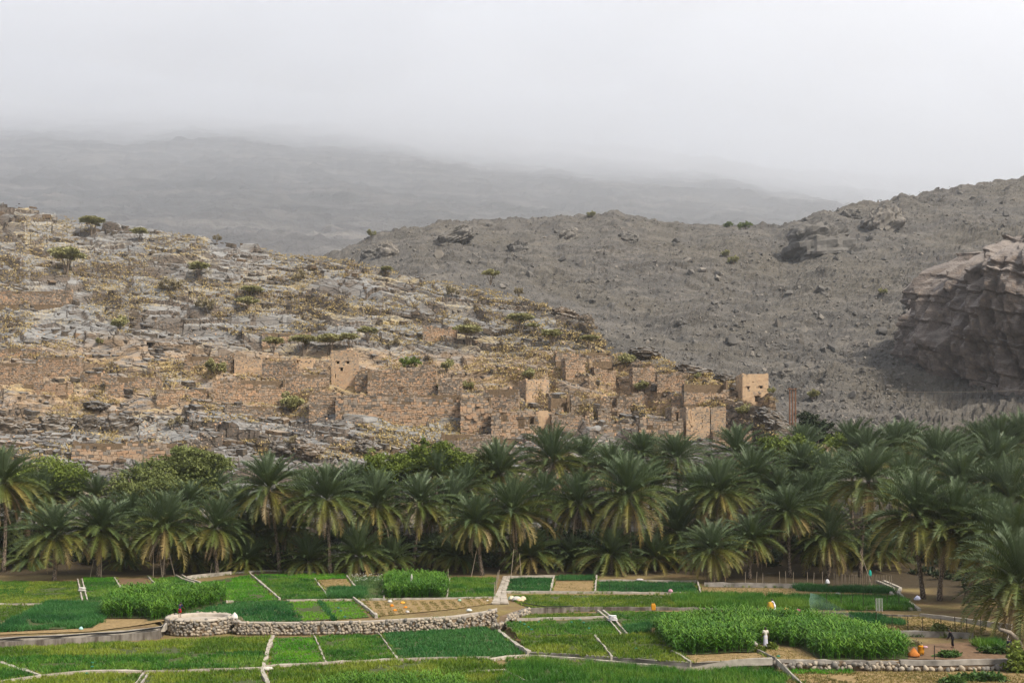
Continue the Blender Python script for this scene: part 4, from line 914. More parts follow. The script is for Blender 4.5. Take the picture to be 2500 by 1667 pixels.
# ------------------------------------------------------------------ fields
def crop_mat(name, a, b_, c_): return mat_rnd(name, [(0, a), (.5, b_), (1, c_)], .55, .3, .6, .25, 0, trans=.2)
M_LIME = crop_mat('lime_crop', (.042, .175, .003), (.07, .26, .004), (.13, .31, .010))
M_MID = crop_mat('mid_crop', (.027, .108, .008), (.05, .165, .011), (.12, .22, .02))
M_DEEP = crop_mat('deep_crop', (.010, .078, .014), (.022, .12, .02), (.047, .155, .032))
M_OLIVE = crop_mat('olive_crop', (.058, .125, .006), (.11, .185, .010), (.195, .245, .024))
M_PALE = crop_mat('pale_crop', (.055, .12, .03), (.10, .18, .05), (.17, .23, .08))
M_STUB = crop_mat('stubble', (.14, .125, .035), (.22, .18, .055), (.30, .235, .085))
M_MAIZE = crop_mat('maize_leaf', (.02, .08, .003), (.048, .15, .006), (.125, .25, .02))
M_SOIL = mat_plain('tilled_soil', (.13, .08, .045), .95, .35, 2.5, .7)
M_TAN = mat_plain('straw_soil', (.21, .145, .065), .95, .3, 2.5, .6)
M_UNDER = mat_plain('dark_green_soil', (.05, .062, .02), .95, .3, 3, .5)  # dark greenish soil colour under crops and in channel beds
def poly_world(poly): return [gp(a, b_) for a, b_ in poly]
def inside(P, x, y):
    n = len(P); r = np.zeros(len(x), bool); j = n - 1
    for i in range(n):
        xi, yi, xj, yj = P[i][0], P[i][1], P[j][0], P[j][1]
        c = ((yi > y) != (yj > y)) & (x < (xj - xi) * (y - yi) / (yj - yi + 1e-12) + xi); r ^= c; j = i
    return r
def sample(P, dens):
    a = np.array([p[:2] for p in P]); lo, hi = a.min(0), a.max(0); n = int((hi - lo).prod() * dens)
    x = rng.uniform(lo[0], hi[0], n); y = rng.uniform(lo[1], hi[1], n); k = inside(P, x + (vnoise(x * 1.1, y * 1.1, 61) - .5) * .9, y + (vnoise(x * 1.1, y * 1.1, 62) - .5) * .9); return x[k], y[k]
def sheet(P, mat, dz=.0):
    """soil of a plot, cut finely enough to follow the ground"""
    from mathutils.geometry import tessellate_polygon
    P2 = [Vector((p[0], p[1], 0)) for p in P]; T = tessellate_polygon([P2]); cen = sum(P2, Vector()) / len(P2)
    st = [(P2[a], P2[b_], P2[c_]) for a, b_, c_ in T]; out = []
    while st:
        a, b_, c_ = st.pop(); e = [(a - b_).length, (b_ - c_).length, (c_ - a).length]; k = e.index(max(e))
        if e[k] < 2.2: out.append((a, b_, c_)); continue
        if k == 0: m_ = (a + b_) / 2; st += [(a, m_, c_), (m_, b_, c_)]
        elif k == 1: m_ = (b_ + c_) / 2; st += [(a, b_, m_), (a, m_, c_)]
        else: m_ = (c_ + a) / 2; st += [(a, b_, m_), (m_, b_, c_)]
    V = np.array([v[:2] for t in out for v in t]); q = V + (np.array(cen[:2]) - V) * .02
    V3 = np.c_[V, ground(q[:, 0], q[:, 1]) + dz]
    return build('field', V3, np.arange(len(V3)).reshape(-1, 3), mat)
def tufts(x, y, h, w, nb, seed, patch=.25, lean=.35):
    n = len(x); z = ground(x, y) - .02; c = np.c_[x, y, z]; N = n * nb
    b0 = np.repeat(c, nb, 0) + np.c_[rng.normal(0, .07, (N, 2)), np.zeros(N)]
    hh = np.repeat(h * (.65 + .6 * fbm(x * .5, y * .5, 3, seed)) * rng.uniform(.75, 1.2, n), nb)[:, None]
    d = np.c_[rng.normal(0, lean, (N, 2)), np.ones(N)] * hh * rng.uniform(.7, 1.1, (N, 1))
    a = rng.uniform(0, math.pi, N); wv = np.c_[np.cos(a), np.sin(a), np.zeros(N)] * w / 2
    V = np.stack([b0 - wv, b0 + wv, b0 + d], 1).reshape(-1, 3)
    rv = np.clip(.5 + (fbm(x * patch, y * patch, 4, seed + 2) - .5) * 3.0 + rng.normal(0, .25, n), 0, 1)
    return V, np.repeat(rv, nb)
NPL = 0
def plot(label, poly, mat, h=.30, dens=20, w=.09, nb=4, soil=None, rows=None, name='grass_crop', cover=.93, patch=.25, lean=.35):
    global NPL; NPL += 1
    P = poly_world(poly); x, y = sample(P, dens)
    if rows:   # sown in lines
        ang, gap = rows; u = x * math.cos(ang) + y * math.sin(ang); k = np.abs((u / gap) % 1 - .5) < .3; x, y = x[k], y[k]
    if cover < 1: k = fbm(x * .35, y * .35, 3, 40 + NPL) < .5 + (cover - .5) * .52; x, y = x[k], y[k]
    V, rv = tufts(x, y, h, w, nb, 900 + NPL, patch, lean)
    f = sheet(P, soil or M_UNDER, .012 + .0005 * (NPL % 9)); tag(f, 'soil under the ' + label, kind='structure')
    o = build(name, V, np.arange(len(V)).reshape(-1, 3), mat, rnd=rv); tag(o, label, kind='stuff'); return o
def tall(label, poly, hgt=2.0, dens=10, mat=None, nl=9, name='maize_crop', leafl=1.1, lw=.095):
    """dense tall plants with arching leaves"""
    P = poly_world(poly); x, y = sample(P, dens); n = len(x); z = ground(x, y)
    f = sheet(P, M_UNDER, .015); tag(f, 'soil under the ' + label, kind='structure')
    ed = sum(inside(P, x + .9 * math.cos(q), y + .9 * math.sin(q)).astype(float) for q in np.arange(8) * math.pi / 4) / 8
    kp = rng.random(n) < .35 + .65 * ed; x, y, z, ed = x[kp], y[kp], z[kp], ed[kp]; n = len(x)
    H_ = (.6 + .4 * ed) * hgt * (.70 + .55 * fbm(x * .35, y * .35, 3, 77)) * rng.uniform(.75, 1.15, n); VV = []; RR = []
    rb = np.clip(.5 + (fbm(x * .4, y * .4, 3, 78) - .5) * 1.6, 0, 1)
    for l in range(nl):
        q = (l + .6) / nl; az = rng.uniform(0, 6.28, n); L = leafl * (1.15 - .35 * abs(q - .5) * 2) * rng.uniform(.7, 1.2, n)
        b0 = np.c_[x + rng.normal(0, .04, n), y + rng.normal(0, .04, n), z + H_ * (.12 + .8 * q)]
        hd = np.c_[np.cos(az), np.sin(az), np.zeros(n)]; sd = np.c_[-np.sin(az), np.cos(az), np.zeros(n)] * lw / 2
        up = rng.uniform(.5, .95, n)[:, None]
        p1 = b0 + hd * L[:, None] * .38 + np.array([0, 0, 1]) * L[:, None] * .42 * up; p2 = p1 + hd * L[:, None] * .42 + np.array([0, 0, 1]) * L[:, None] * (.25 * up - .30)
        VV.append(np.stack([b0 - sd * .6, b0 + sd * .6, p1 + sd, b0 - sd * .6, p1 + sd, p1 - sd, p1 - sd, p1 + sd, p2], 1).reshape(-1, 3))
        RR.append(np.repeat(np.clip(rb * .5 + .5 * q + rng.normal(0, .18, n), 0, 1), 3))
    st = np.c_[x, y, z]; tp = st + np.c_[np.zeros((n, 2)), H_ * .95]; wv = np.array([.03, 0, 0])
    VV.append(np.stack([st - wv, st + wv, tp], 1).reshape(-1, 3)); RR.append(np.full(n, .45))
    V = np.vstack(VV); o = build(name, V, np.arange(len(V)).reshape(-1, 3), mat or M_MAIZE, rnd=np.concatenate(RR)); tag(o, label, kind='stuff'); return o
E = 22
plot('green and olive grass plot at the left edge below the palms', [(-60, 1420), (191, 1419), (199, 1467), (110, 1471), (-60, 1474)], M_OLIVE, .25)
plot('darker green corner of the left edge plot', [(-60, 1419), (70, 1419), (55, 1450), (-60, 1455)], M_MID, .3)
plot('small plot right of the sack channel', [(202, 1412), (276, 1411), (297, 1443), (265, 1463), (211, 1466)], M_MID, .25)
plot('bright strip at the back of the sack channel plot', [(202, 1411), (274, 1410), (281, 1420), (203, 1421)], M_LIME, .3)
f = sheet(poly_world([(285, 1413), (361, 1411), (372, 1425), (293, 1428)]), M_SOIL, .02); tag(f, 'bare reddish soil plot behind the left maize', kind='structure')
plot('green strip behind the left maize', [(366, 1411), (437, 1408), (478, 1424), (470, 1432), (300, 1436), (380, 1424)], M_MID, .25)
plot('olive triangle plot at the left edge', [(-60, 1479), (105, 1477), (0, 1516), (-60, 1520)], M_OLIVE, .25)
plot('dark lush leafy plot on the left', [(-60, 1545), (0, 1541), (230, 1531), (254, 1514), (253, 1473), (116, 1470), (0, 1527), (-60, 1532)], M_DEEP, .55, 34, .07, 5, lean=.5)
tall('tall maize block left of the round cistern', [(253, 1508), (357, 1508), (360, 1516), (414, 1516), (440, 1498), (552, 1469), (545, 1458), (420, 1456), (300, 1462), (262, 1480)], 2.0, 9)
f = sheet(poly_world([(254, 1512), (350, 1510), (412, 1519), (412, 1528), (221, 1541), (0, 1549), (0, 1544), (225, 1533)]), M_TAN, .02); tag(f, 'tan bare strip in front of the left maize', kind='structure')
plot('brightest green lawn-like plot behind the cistern', [(481, 1422), (606, 1404), (679, 1463), (647, 1467), (554, 1468)], M_LIME, .2)
plot('dark green plot right of the cistern', [(452, 1501), (550, 1472), (697, 1467), (735, 1516), (580, 1520), (560, 1508)], M_DEEP, .35)
plot('green plot between two slanting kerbs', [(617, 1404), (766, 1416), (801, 1462), (686, 1463)], M_MID, .3)
plot('bright back strip under the seventh palm', [(617, 1402), (847, 1400), (846, 1411), (768, 1414)], M_LIME, .25)
plot('tan seed bed with sown lines', [(774, 1416), (846, 1413), (864, 1436), (804, 1438)], M_STUB, .12, 26, soil=M_TAN, rows=(1.57, .7))
plot('dark bushy crop strip at the foot of the seed bed', [(803, 1441), (888, 1438), (889, 1461), (806, 1462)], M_DEEP, .75, 40, .08, 6, lean=.5)
plot('pale green plot with white flowers', [(856, 1410), (931, 1408), (936, 1462), (890, 1462), (870, 1436)], M_PALE, .35)
tall('bright maize block in the middle under the palms', [(941, 1462), (1089, 1460), (1096, 1426), (940, 1420)], 2.0, 9)
plot('green plot left of the path fence', [(1101, 1411), (1214, 1410), (1207, 1456), (1096, 1459)], M_MID, .35)
plot('lime plot with a dark planted row', [(703, 1469), (862, 1467), (902, 1506), (739, 1516)], M_LIME, .18, patch=.12)
plot('stubble plot in small squares behind the stone wall', [(878, 1467), (1210, 1460), (1214, 1471), (1100, 1487), (922, 1504)], M_STUB, .14, 20, soil=M_TAN, rows=(0.2, 1.1))
plot('large olive plot in the left foreground', [(-60, 1584), (0, 1582), (409, 1562), (660, 1554), (650, 1590), (-60, 1606)], M_OLIVE, .35)
plot('dark green front half of the left foreground plot', [(-60, 1607), (648, 1591), (640, 1630), (221, 1638), (110, 1645), (0, 1616), (-60, 1600)], M_MID, .35)
plot('small green wedge at the lower left corner', [(-60, 1612), (0, 1622), (90, 1650), (0, 1662), (-60, 1668)], M_MID, .35)
plot('olive plot at the bottom left', [(-60, 1676), (100, 1654), (221, 1644), (345, 1645), (322, 1700), (-60, 1700)], M_OLIVE, .35)
plot('olive plot at the bottom left of the winding path', [(360, 1645), (636, 1636), (640, 1660), (650, 1700), (340, 1700)], M_OLIVE, .35)
plot('brightest lime plot beside the winding path', [(668, 1556), (762, 1554), (791, 1617), (660, 1625)], M_LIME, .22)
plot('brownish green plot below the stone wall', [(772, 1553), (921, 1548), (966, 1609), (800, 1617)], M_MID, .32, cover=.85)
plot('deep green plot below the stone wall end', [(931, 1547), (1190, 1532), (1206, 1536), (1288, 1599), (1200, 1604), (974, 1609)], M_DEEP, .35, patch=.1)
plot('pale olive strip in front of the lime plot', [(656, 1631), (973, 1615), (1188, 1608), (1230, 1630), (1200, 1700), (662, 1700)], M_OLIVE, .38)
plot('wide dark grass in the bottom middle', [(1240, 1612), (1292, 1606), (1500, 1622), (1686, 1638), (1860, 1630), (1890, 1632), (1950, 1700), (1205, 1700)], M_MID, .5, 24, .055, 5, patch=.12)
tall('tall lush grass clump at the bottom centre', [(730, 1715), (1150, 1715), (1150, 1690), (1010, 1680), (800, 1694)], 1.5, 14, name='fodder_crop', leafl=.9, lw=.06)
plot('narrow plot below the long concrete wall', [(1292, 1500), (1462, 1495.5), (1482, 1504), (1264, 1510.5)], M_OLIVE, .25)
plot('green plot right of the cobble pile', [(1230, 1521), (1485, 1509), (1523, 1549), (1450, 1551), (1262, 1548)], M_MID, .28, patch=.15)
plot('yellow-green plot below it', [(1262, 1549), (1450, 1553), (1492, 1614), (1293, 1600)], M_OLIVE, .35)
plot('olive plot left of the big maize', [(1455, 1553), (1545, 1550), (1596, 1546), (1640, 1588), (1680, 1630), (1497, 1615)], M_OLIVE, .35)
plot('green plot under the yellow can', [(1480, 1493), (1680, 1493), (1720, 1518), (1600, 1530), (1530, 1530)], M_MID, .25)
plot('lush dark tuft row beside the sack channel', [(1522, 1531), (1594, 1526), (1590, 1545), (1532, 1548)], M_DEEP, .6, 40, .07, 6, lean=.5)
plot('olive strip behind the big maize', [(1686, 1492), (1990, 1494), (2000, 1524), (1800, 1514), (1726, 1517)], M_OLIVE, .25)
tall('big maize field around the standing man', [(1592, 1545), (1652, 1597), (1720, 1597), (1790, 1591), (1843, 1592), (1846, 1572), (1900, 1572), (1952, 1580), (2010, 1612), (2216, 1608), (2216, 1590), (2150, 1562), (2080, 1542), (1990, 1527), (1800, 1516), (1650, 1526)], 1.75, 9)
plot('golden stubble strip in front of the big maize', [(1657, 1600), (1846, 1593), (1890, 1612), (1690, 1631)], M_STUB, .10, 16, soil=M_TAN, rows=(1.4, .9))
plot('cut stubble patch where the man stands', [(1852, 1578), (1950, 1584), (1998, 1611), (1897, 1613)], M_STUB, .13, 22, soil=M_TAN)
plot('mown straw strip in the bottom right', [(1912, 1640), (2240, 1641), (2560, 1641), (2600, 1700), (1965, 1700)], M_STUB, .2, 20, soil=M_TAN, cover=.9)
plot('thin green edge along the rubble wall', [(1905, 1636), (2090, 1638), (2080, 1644), (1915, 1646)], M_LIME, .3)
f = sheet(poly_world([(2217, 1574), (2380, 1567), (2458, 1578), (2468, 1611), (2217, 1609)]), M_SOIL, .02); tag(f, 'brown bare plot where the dark-clothed person works', kind='structure')
plot('straw plot behind the fence posts on the right', [(2140, 1508), (2246, 1505), (2400, 1534), (2420, 1549), (2370, 1552), (2168, 1547)], M_STUB, .2, 16, soil=M_TAN)
plot('dark green crop below the net', [(2068, 1497), (2127, 1499), (2210, 1521), (2210, 1528), (2100, 1524)], M_DEEP, .5, 32, .06, 5)
plot('lush tall strip behind the long kerb on the right', [(1655, 1484), (1890, 1486), (2226, 1490), (2218, 1470), (2190, 1461), (1800, 1453), (1640, 1453)], M_MID, .75, 26, .07, 6, patch=.12)
plot('yellow-green plot behind the long kerb', [(1250, 1453), (1650, 1453), (1655, 1482), (1296, 1485), (1262, 1470)], M_OLIVE, .28)
plot('deep green plot right of the stone path', [(1248, 1413), (1351, 1410), (1342, 1444), (1236, 1443)], M_DEEP, .3)
plot('tan plot between two green plots under the palms', [(1357, 1419), (1452, 1419), (1450, 1444), (1350, 1444)], M_STUB, .1, 14, soil=M_TAN, rows=(1.57, .8))
plot('green strip behind the tan plot', [(1357, 1405), (1452, 1404), (1453, 1416), (1357, 1416)], M_DEEP, .35)
plot('deep green plot under the thirteenth palm', [(1461, 1420), (1692, 1423), (1706, 1447), (1456, 1446)], M_DEEP, .32)
plot('orange-tan straw plot under the fence', [(1714, 1433), (1945, 1436), (2180, 1453), (1800, 1450), (1714, 1448)], M_STUB, .12, 14, soil=M_TAN)
plot('weedy dark strip under the stick fence', [(1945, 1431), (2180, 1440), (2178, 1449), (1943, 1443)], M_DEEP, .8, 34, .07, 5, lean=.5)
plot('tall green weeds by the right edge', [(2378, 1572), (2450, 1576), (2455, 1590), (2384, 1586)], M_MID, 1.0, 40, .07, 7, lean=.4)

# ------------------------------------------------------------------ kerbs, channels, paths, walls
M_CONC = mat_plain('old_concrete', (.31, .28, .235), .9, .28, 1.6, .4)
M_CONC2 = mat_plain('grey_concrete', (.215, .195, .17), .9, .5, .8, .5)
M_PATH = mat_plain('pale_path', (.33, .29, .24), .95, .18, 1.5, .4)
M_PIPE = mat_plain('black_pipe', (.012, .012, .013), .5, .2, 3, 0)
m, nt, b = nodes_of('stained_concrete', .9, .2)
n1 = noise(nt, 1.5, 5, .6, stretch=(1, 1, .18)); n2 = noise(nt, .5, 4)
c = mix(nt, ramp(nt, n1, [(.4, g(0)), (.62, g(1))]), ramp(nt, n2, [(.3, (.15, .135, .115)), (.7, (.27, .24, .205))]), (.075, .062, .05)); nt.links.new(c, b.inputs['Base Color']); bump(nt, b, n1, .4, .05); M_STAIN = m
def strip(mb, P, w, h, down=.35, jit=.02, fine=1.2):
    """box-shaped ridge along a line of points"""
    Q = [Vector(P[0])]
    for a, b_ in zip(P[:-1], P[1:]):
        a, b_ = Vector(a), Vector(b_); n = max(1, int((b_ - a).length / fine))
        for i in range(1, n + 1): Q.append(a.lerp(b_, i / n))
    R = []
    for i, p in enumerate(Q):
        d = (Q[min(i + 1, len(Q) - 1)] - Q[max(i - 1, 0)]); d.z = 0; d.normalize(); s = Vector((-d.y, d.x, 0))
        j = lambda: rng.uniform(-jit, jit); ww = w / 2 + j()
        c = p + s * j()
        R.append([tuple(c - s * ww + Vector((0, 0, -down))), tuple(c + s * ww + Vector((0, 0, -down))), tuple(c + s * (ww - .02) + Vector((0, 0, h + j()))), tuple(c - s * (ww - .02) + Vector((0, 0, h + j())))])
    mb.loft(R)
WEEDS = []
def kerb(label, pts, w=.28, h=.2, mat=None, name='kerb', z=None):
    w *= .8
    mb = MB(); P = [gp(a, b_) for a, b_ in pts]
    if z is not None: P = [Vector((p.x, p.y, z)) for p in P]
    for a, b_ in zip(P[:-1], P[1:]):
        n = int((b_ - a).length * 5); f = rng.random(n); d = (b_ - a).normalized(); sd = np.array([-d.y, d.x]); sg = np.where(rng.random(n) < .5, -1, 1) * (w / 2 + rng.uniform(-.02, .22, n)); WEEDS.append(np.outer(1 - f, a[:2]) + np.outer(f, b_[:2]) + sg[:, None] * sd)
    strip(mb, P, w, h, jit=.05); return tag(mb.obj(name, mat or M_CONC), label, 'kerb', 'concrete kerbs between the plots')
def channel(label, pts, gap=.55, w=.2, h=.22, mat=None):
    P = [gp(a, b_) for a, b_ in pts]; t = thing('irrigation_channel', P[0], label, 'channel', 'irrigation channels')
    for sg in (-1, 1):
        Q = []
        for i, p in enumerate(P):
            d = P[min(i + 1, len(P) - 1)] - P[max(i - 1, 0)]; d.z = 0; d.normalize(); Q.append(p + Vector((-d.y, d.x, 0)) * sg * gap / 2 - P[0])
        mb = MB(); strip(mb, Q, w, h); mb.obj('side_wall', mat or M_CONC, t)
    mb = MB(); strip(mb, [p - P[0] for p in P], gap - w * .9, .04); mb.obj('bed', M_UNDER, t)
channel('narrow channel carrying two white sacks, left', [(195, 1415), (207, 1467)])
kerb('slanting kerb right of the small left plot', [(279, 1411), (298, 1441)])
kerb('short slanting kerb right of the bare soil plot', [(361, 1407), (376, 1424)])
kerb('white kerb line of the olive triangle at the left edge', [(-60, 1476), (108, 1474)], .3, .12)
channel('pale double channel beside the low concrete wall', [(437, 1406), (453, 1415), (482, 1424)], .8, .28, .25, M_PATH)
kerb('kerb between the brightest plot and the next', [(610, 1401), (682, 1463)], .32, .25)
kerb('thin kerb left of the tan seed bed', [(768, 1414), (805, 1462)], .22, .18)
kerb('kerb right of the tan seed bed', [(847, 1408), (869, 1436)], .28, .25)
kerb('thin kerb left of the middle maize block', [(932, 1404), (938, 1463)], .2, .25)
kerb('thin kerb right of the middle maize block', [(1098, 1412), (1091, 1461)], .2, .2)
kerb('long level kerb in front of the middle plots', [(699, 1466), (862, 1464), (945, 1463), (1092, 1461), (1212, 1458)], .25, .15)
kerb('broad concrete kerb right of the lime plot', [(862, 1461), (920, 1507)], .42, .3)
kerb('pale broken kerb behind the dark plot', [(552, 1469), (570, 1468)], .35, .15)
kerb('kerb right of the brightest lime plot', [(766, 1552), (797, 1619)], .2, .15)
kerb('kerb left of the deep green foreground plot', [(925, 1547), (971, 1611)], .2, .15)
kerb('long level kerb across the middle foreground', [(646, 1628), (797, 1619), (971, 1611), (1197, 1606)], .2, .18)
kerb('pale kerb at the tip of the deep green plot', [(1195, 1613), (1240, 1606), (1290, 1602)], .3, .2, M_PATH)
kerb('slanting stone kerb right of the deep green plot', [(1208, 1534), (1250, 1568), (1292, 1601)], .45, .2)
kerb('winding kerb path between left foreground and lime plots', [(666, 1553), (655, 1585), (648, 1615), (642, 1632)], .5, .15, M_PATH)
kerb('winding kerb path running out at the bottom', [(640, 1634), (643, 1645), (652, 1664), (655, 1700)], .45, .2)
kerb('long kerb at the bottom left', [(102, 1650), (221, 1640), (430, 1639), (643, 1632)], .2, .15)
kerb('broad earthen kerb in the lower left corner', [(0, 1618), (40, 1632), (102, 1651)], .5, .15)
kerb('kerb curving out of the lower left corner', [(-60, 1672), (0, 1664), (102, 1651)], .3, .15)
channel('short channel at the bottom left', [(357, 1645), (331, 1680)], .4, .15, .15)
kerb('short kerb at the bottom centre', [(1140, 1641), (1230, 1637), (1290, 1668)], .18, .15)
kerb('kerb below the narrow plot', [(1262, 1513), (1486, 1507)], .25, .2)
channel('slanting channel carrying a folded stack of sacks', [(1466, 1492), (1493, 1514), (1523, 1549)], .6, .2, .2)
kerb('thin kerb splitting the yellow-green plot', [(1451, 1553), (1494, 1614)], .2, .2)
kerb('kerb right of the plot under the yellow can', [(1682, 1492), (1723, 1518)], .2, .18)
kerb('slanting kerb left of the golden stubble', [(1642, 1591), (1685, 1632)], .3, .2)
kerb('slanting kerb right of the golden stubble', [(1848, 1590), (1896, 1614)], .3, .25, M_CONC2)
kerb('stone kerb along the bottom of the right plots', [(1294, 1603), (1400, 1610), (1500, 1619), (1690, 1634), (1790, 1624), (1885, 1618)], .3, .2)
kerb('thin kerb at the corner of the mown strip', [(1898, 1629), (1955, 1668), (1990, 1700)], .2, .12)
kerb('back kerb of the deep green plot by the path', [(1246, 1411), (1352, 1409)], .3, .35)
kerb('pale kerb right of the deep green plot by the path', [(1353, 1408), (1344, 1445)], .3, .25)
kerb('dark kerb right of the tan plot', [(1457, 1408), (1453, 1446)], .3, .3)
kerb('back kerb of the deep plot under the thirteenth palm', [(1458, 1418), (1700, 1421)], .3, .25)
kerb('long pale kerb in front of the tan and deep plots', [(1235, 1446), (1450, 1447), (1708, 1450)], .28, .22)
kerb('thin kerb at the end of the deep plot', [(1703, 1421), (1710, 1449)], .2, .3)
kerb('low concrete wall behind the brightest plot', [(456, 1413), (564, 1401)], .3, .45, name='low_wall')
kerb('low rubble edging under the sixth palm', [(564, 1400), (650, 1394), (771, 1398)], .3, .2, M_CONC2, 'low_wall')
kerb('stone wall behind the orange-tan straw plot', [(1719, 1430), (1948, 1434)], .35, .5, M_CONC2, 'low_wall')
channel('curving double channel under the right palms', [(2150, 1420), (2190, 1437), (2184, 1449), (2200, 1465), (2234, 1489)], .9, .42, .22)
kerb('grey wall along the plot of the fence posts', [(2166, 1551), (2270, 1553), (2376, 1557)], .3, .5, M_CONC2, 'low_wall')
def step_wall(label, pxs_, bound, base_plane, topz, w, mat, name):
    P = []
    for a in pxs_:
        if bound == 0: Y = 14 * F / (np.interp(a, B0X, B0R) - HY); zb_ = 0.0
        else:
            aR = 0.1 + 0.6 * np.clip((a - 1290) / 600, 0, 1); Y = (CZ - aR + CR * 84) / ((np.interp(a, B1X, B1R) - HY) / F + CR); zb_ = aR + CR * (Y - 84)
        P.append((Vector(((a - HX) / F * Y, Y, zb_)), float(ground((a - HX) / F * (Y + .8), Y + .8))))
    return P
def terrace(label, pxs_, bound, extra_h, w, mat, name='terrace_wall'):
    P = step_wall(label, pxs_, bound, None, None, w, mat, name); mb = MB()
    Q = [(p + Vector((0, .1, 0)), z) for p, z in P]; R = []
    for i, (p, z) in enumerate(Q):
        d = Q[min(i + 1, len(Q) - 1)][0] - Q[max(i - 1, 0)][0]; d.z = 0; d.normalize(); s = Vector((-d.y, d.x, 0))
        zt = z + extra_h + rng.uniform(-.03, .03)
        R.append([(p.x, p.y, p.z - .4), tuple(p + s * w + Vector((0, 0, -.4))), (p.x + s.x * w, p.y + s.y * w, zt), (p.x, p.y, zt)])
    mb.loft(R); return mb, P
mb, _ = terrace('', np.linspace(-120, 412, 24), 0, -.08, .28, M_CONC)
cw = thing('channel_wall', (0, 0, 0), 'long stained concrete channel with a black pipe at the left', 'channel')
mb.obj('front_wall', M_STAIN, cw)
P = step_wall('', np.linspace(-120, 412, 24), 0, 0, 0, 0, 0, 0); mb = MB(); strip(mb, [Vector((p.x, p.y + 1.25, z)) for p, z in P], .35, .2); mb.obj('back_wall', M_CONC, cw)
mb = MB(); mb.tube([(p.x, p.y + .75 + .15 * math.sin(i * 1.3), z + .12 + .05 * math.sin(i)) for i, (p, z) in enumerate(P)], .09, 6); mb.obj('pipe', M_PIPE, cw)
mb, _ = terrace('', np.linspace(1290, 2246, 40), 1, .12, .3, M_CONC2); tag(mb.obj('terrace_wall', M_STAIN), 'long dark-stained concrete wall below the lush strip', 'wall')
mb, _ = terrace('', np.linspace(2246, 2470, 14), 1, .35, .3, M_CONC); tag(mb.obj('terrace_wall', M_CONC), 'pale concrete wall slanting into the dark grove', 'wall')
mb, _ = terrace('', np.linspace(1292, 1890, 24), 0, .03, .25, M_CONC2); tag(mb.obj('terrace_wall', M_CONC2), 'low mossy step along the bottom right plots', 'wall')
# cobbles: rounded stones, each one an object
def cobble(seed):
    r_ = np.random.default_rng(seed); n = 8; m_ = 5; th = np.linspace(0, 2 * math.pi, n, endpoint=False); V = []
    for i in range(1, m_ - 1):
        ph = -math.pi / 2 + math.pi * i / (m_ - 1); 
        for a in th: V.append((math.cos(a) * abs(math.cos(ph)) ** .7, math.sin(a) * abs(math.cos(ph)) ** .7, math.sin(ph)))
    V += [(0, 0, -1), (0, 0, 1)]; V = np.array(V) * .5; V *= 1 + r_.normal(0, .11, (len(V), 1)); V *= np.array([1.15, .85, .7]) * r_.uniform(.75, 1.15, 3)
    R_n = m_ - 2; Q = [[i * n + k, i * n + (k + 1) % n, (i + 1) * n + (k + 1) % n, (i + 1) * n + k] for i in range(R_n - 1) for k in range(n)]
    T = [[R_n * n, (k + 1) % n, k] for k in range(n)] + [[R_n * n + 1, (R_n - 1) * n + k, (R_n - 1) * n + (k + 1) % n] for k in range(n)]
    return V, np.array(Q), np.array(T)
M_COB = mat_rnd('cobble', [(0, (.15, .14, .125)), (.3, (.23, .205, .175)), (.55, (.31, .26, .20)), (.8, (.37, .305, .225)), (1, (.42, .37, .30))], .85, .2, 5, .35, .4, .03)
cob_vars = [cobble(s) for s in range(14)]
cob_meshes = [build('stone', V, [Q, T], M_COB, rnd=np.full(len(Q) + len(T), (i * .387 + .1) % 1.0), smooth=True, link=False) for i, (V, Q, T) in enumerate(cob_vars)]
def cobble_wall(t, spots, limit=290):
    """spots: (x, y, z, size) relative to t"""
    idx = np.argsort([-s[3] for s in spots]); rest = []
    for n_, i in enumerate(idx):
        x, y, z, s = spots[i]; M = rand_rot() * s
        if n_ < limit: o = place('stone', cob_meshes[n_ % 14], t); o.matrix_local = to_mat4(M, (x, y, z))
        else: rest.append((np.array([x, y, z]), M))
    if rest:
        V, fs, r = scatter(cob_vars, [a for a, _ in rest], [b_ for _, b_ in rest], rng.random(len(rest))); tag(build('small_stones', V, fs, M_COB, rnd=r, smooth=True, parent=t), kind='stuff')
mb, P = terrace('', np.linspace(566, 1213, 44), 0, .10, .9, M_MORT)
sw = thing('stone_wall', P[0][0], 'long cobblestone retaining wall with a pale path on top', 'wall'); o0 = Vector(P[0][0])
w_ = mb.obj('core', M_MORT, sw); w_.location = -o0
spots = []
for (p, z), (p2, z2) in zip(P[:-1], P[1:]):
    d = p2 - p; L = d.length
    for q in range(int(L / .30) + 1):
        f = rng.random() ; base = p.lerp(p2, f); top = z + (z2 - z) * f; zz = .05
        while zz < top - .02:
            s = rng.uniform(.27, .52); spots.append((base.x - o0.x + rng.uniform(-.3, .3), base.y - o0.y + .06, zz + s * .3 - o0.z, s)); zz += s * .66
cobble_wall(sw, spots)
# the heaped corner where the wall turns back
P = step_wall('', np.linspace(1205, 1292, 9), 1, 0, 0, 0, 0, 0)
ch = thing('stone_heap', P[0][0], 'heap of tan cobbles at the end of the stone wall', 'stone heap'); o0 = Vector(P[0][0])
mb, _ = terrace('', np.linspace(1205, 1290, 9), 1, .05, .8, M_MORT); w_ = mb.obj('core', M_MORT, ch); w_.location = -o0
spots = []
for _ in range(240):
    f = rng.random() * (len(P) - 1.001); i = int(f); p = P[i][0].lerp(P[i + 1][0], f - i); zt = P[i][1]; q = rng.random(); s = rng.uniform(.26, .5)
    spots.append((p.x - o0.x + rng.uniform(-.15, .15), p.y - o0.y - .55 * (1 - q) + .2, p.z + (zt - p.z + .12) * q - o0.z, s))
cobble_wall(ch, spots)
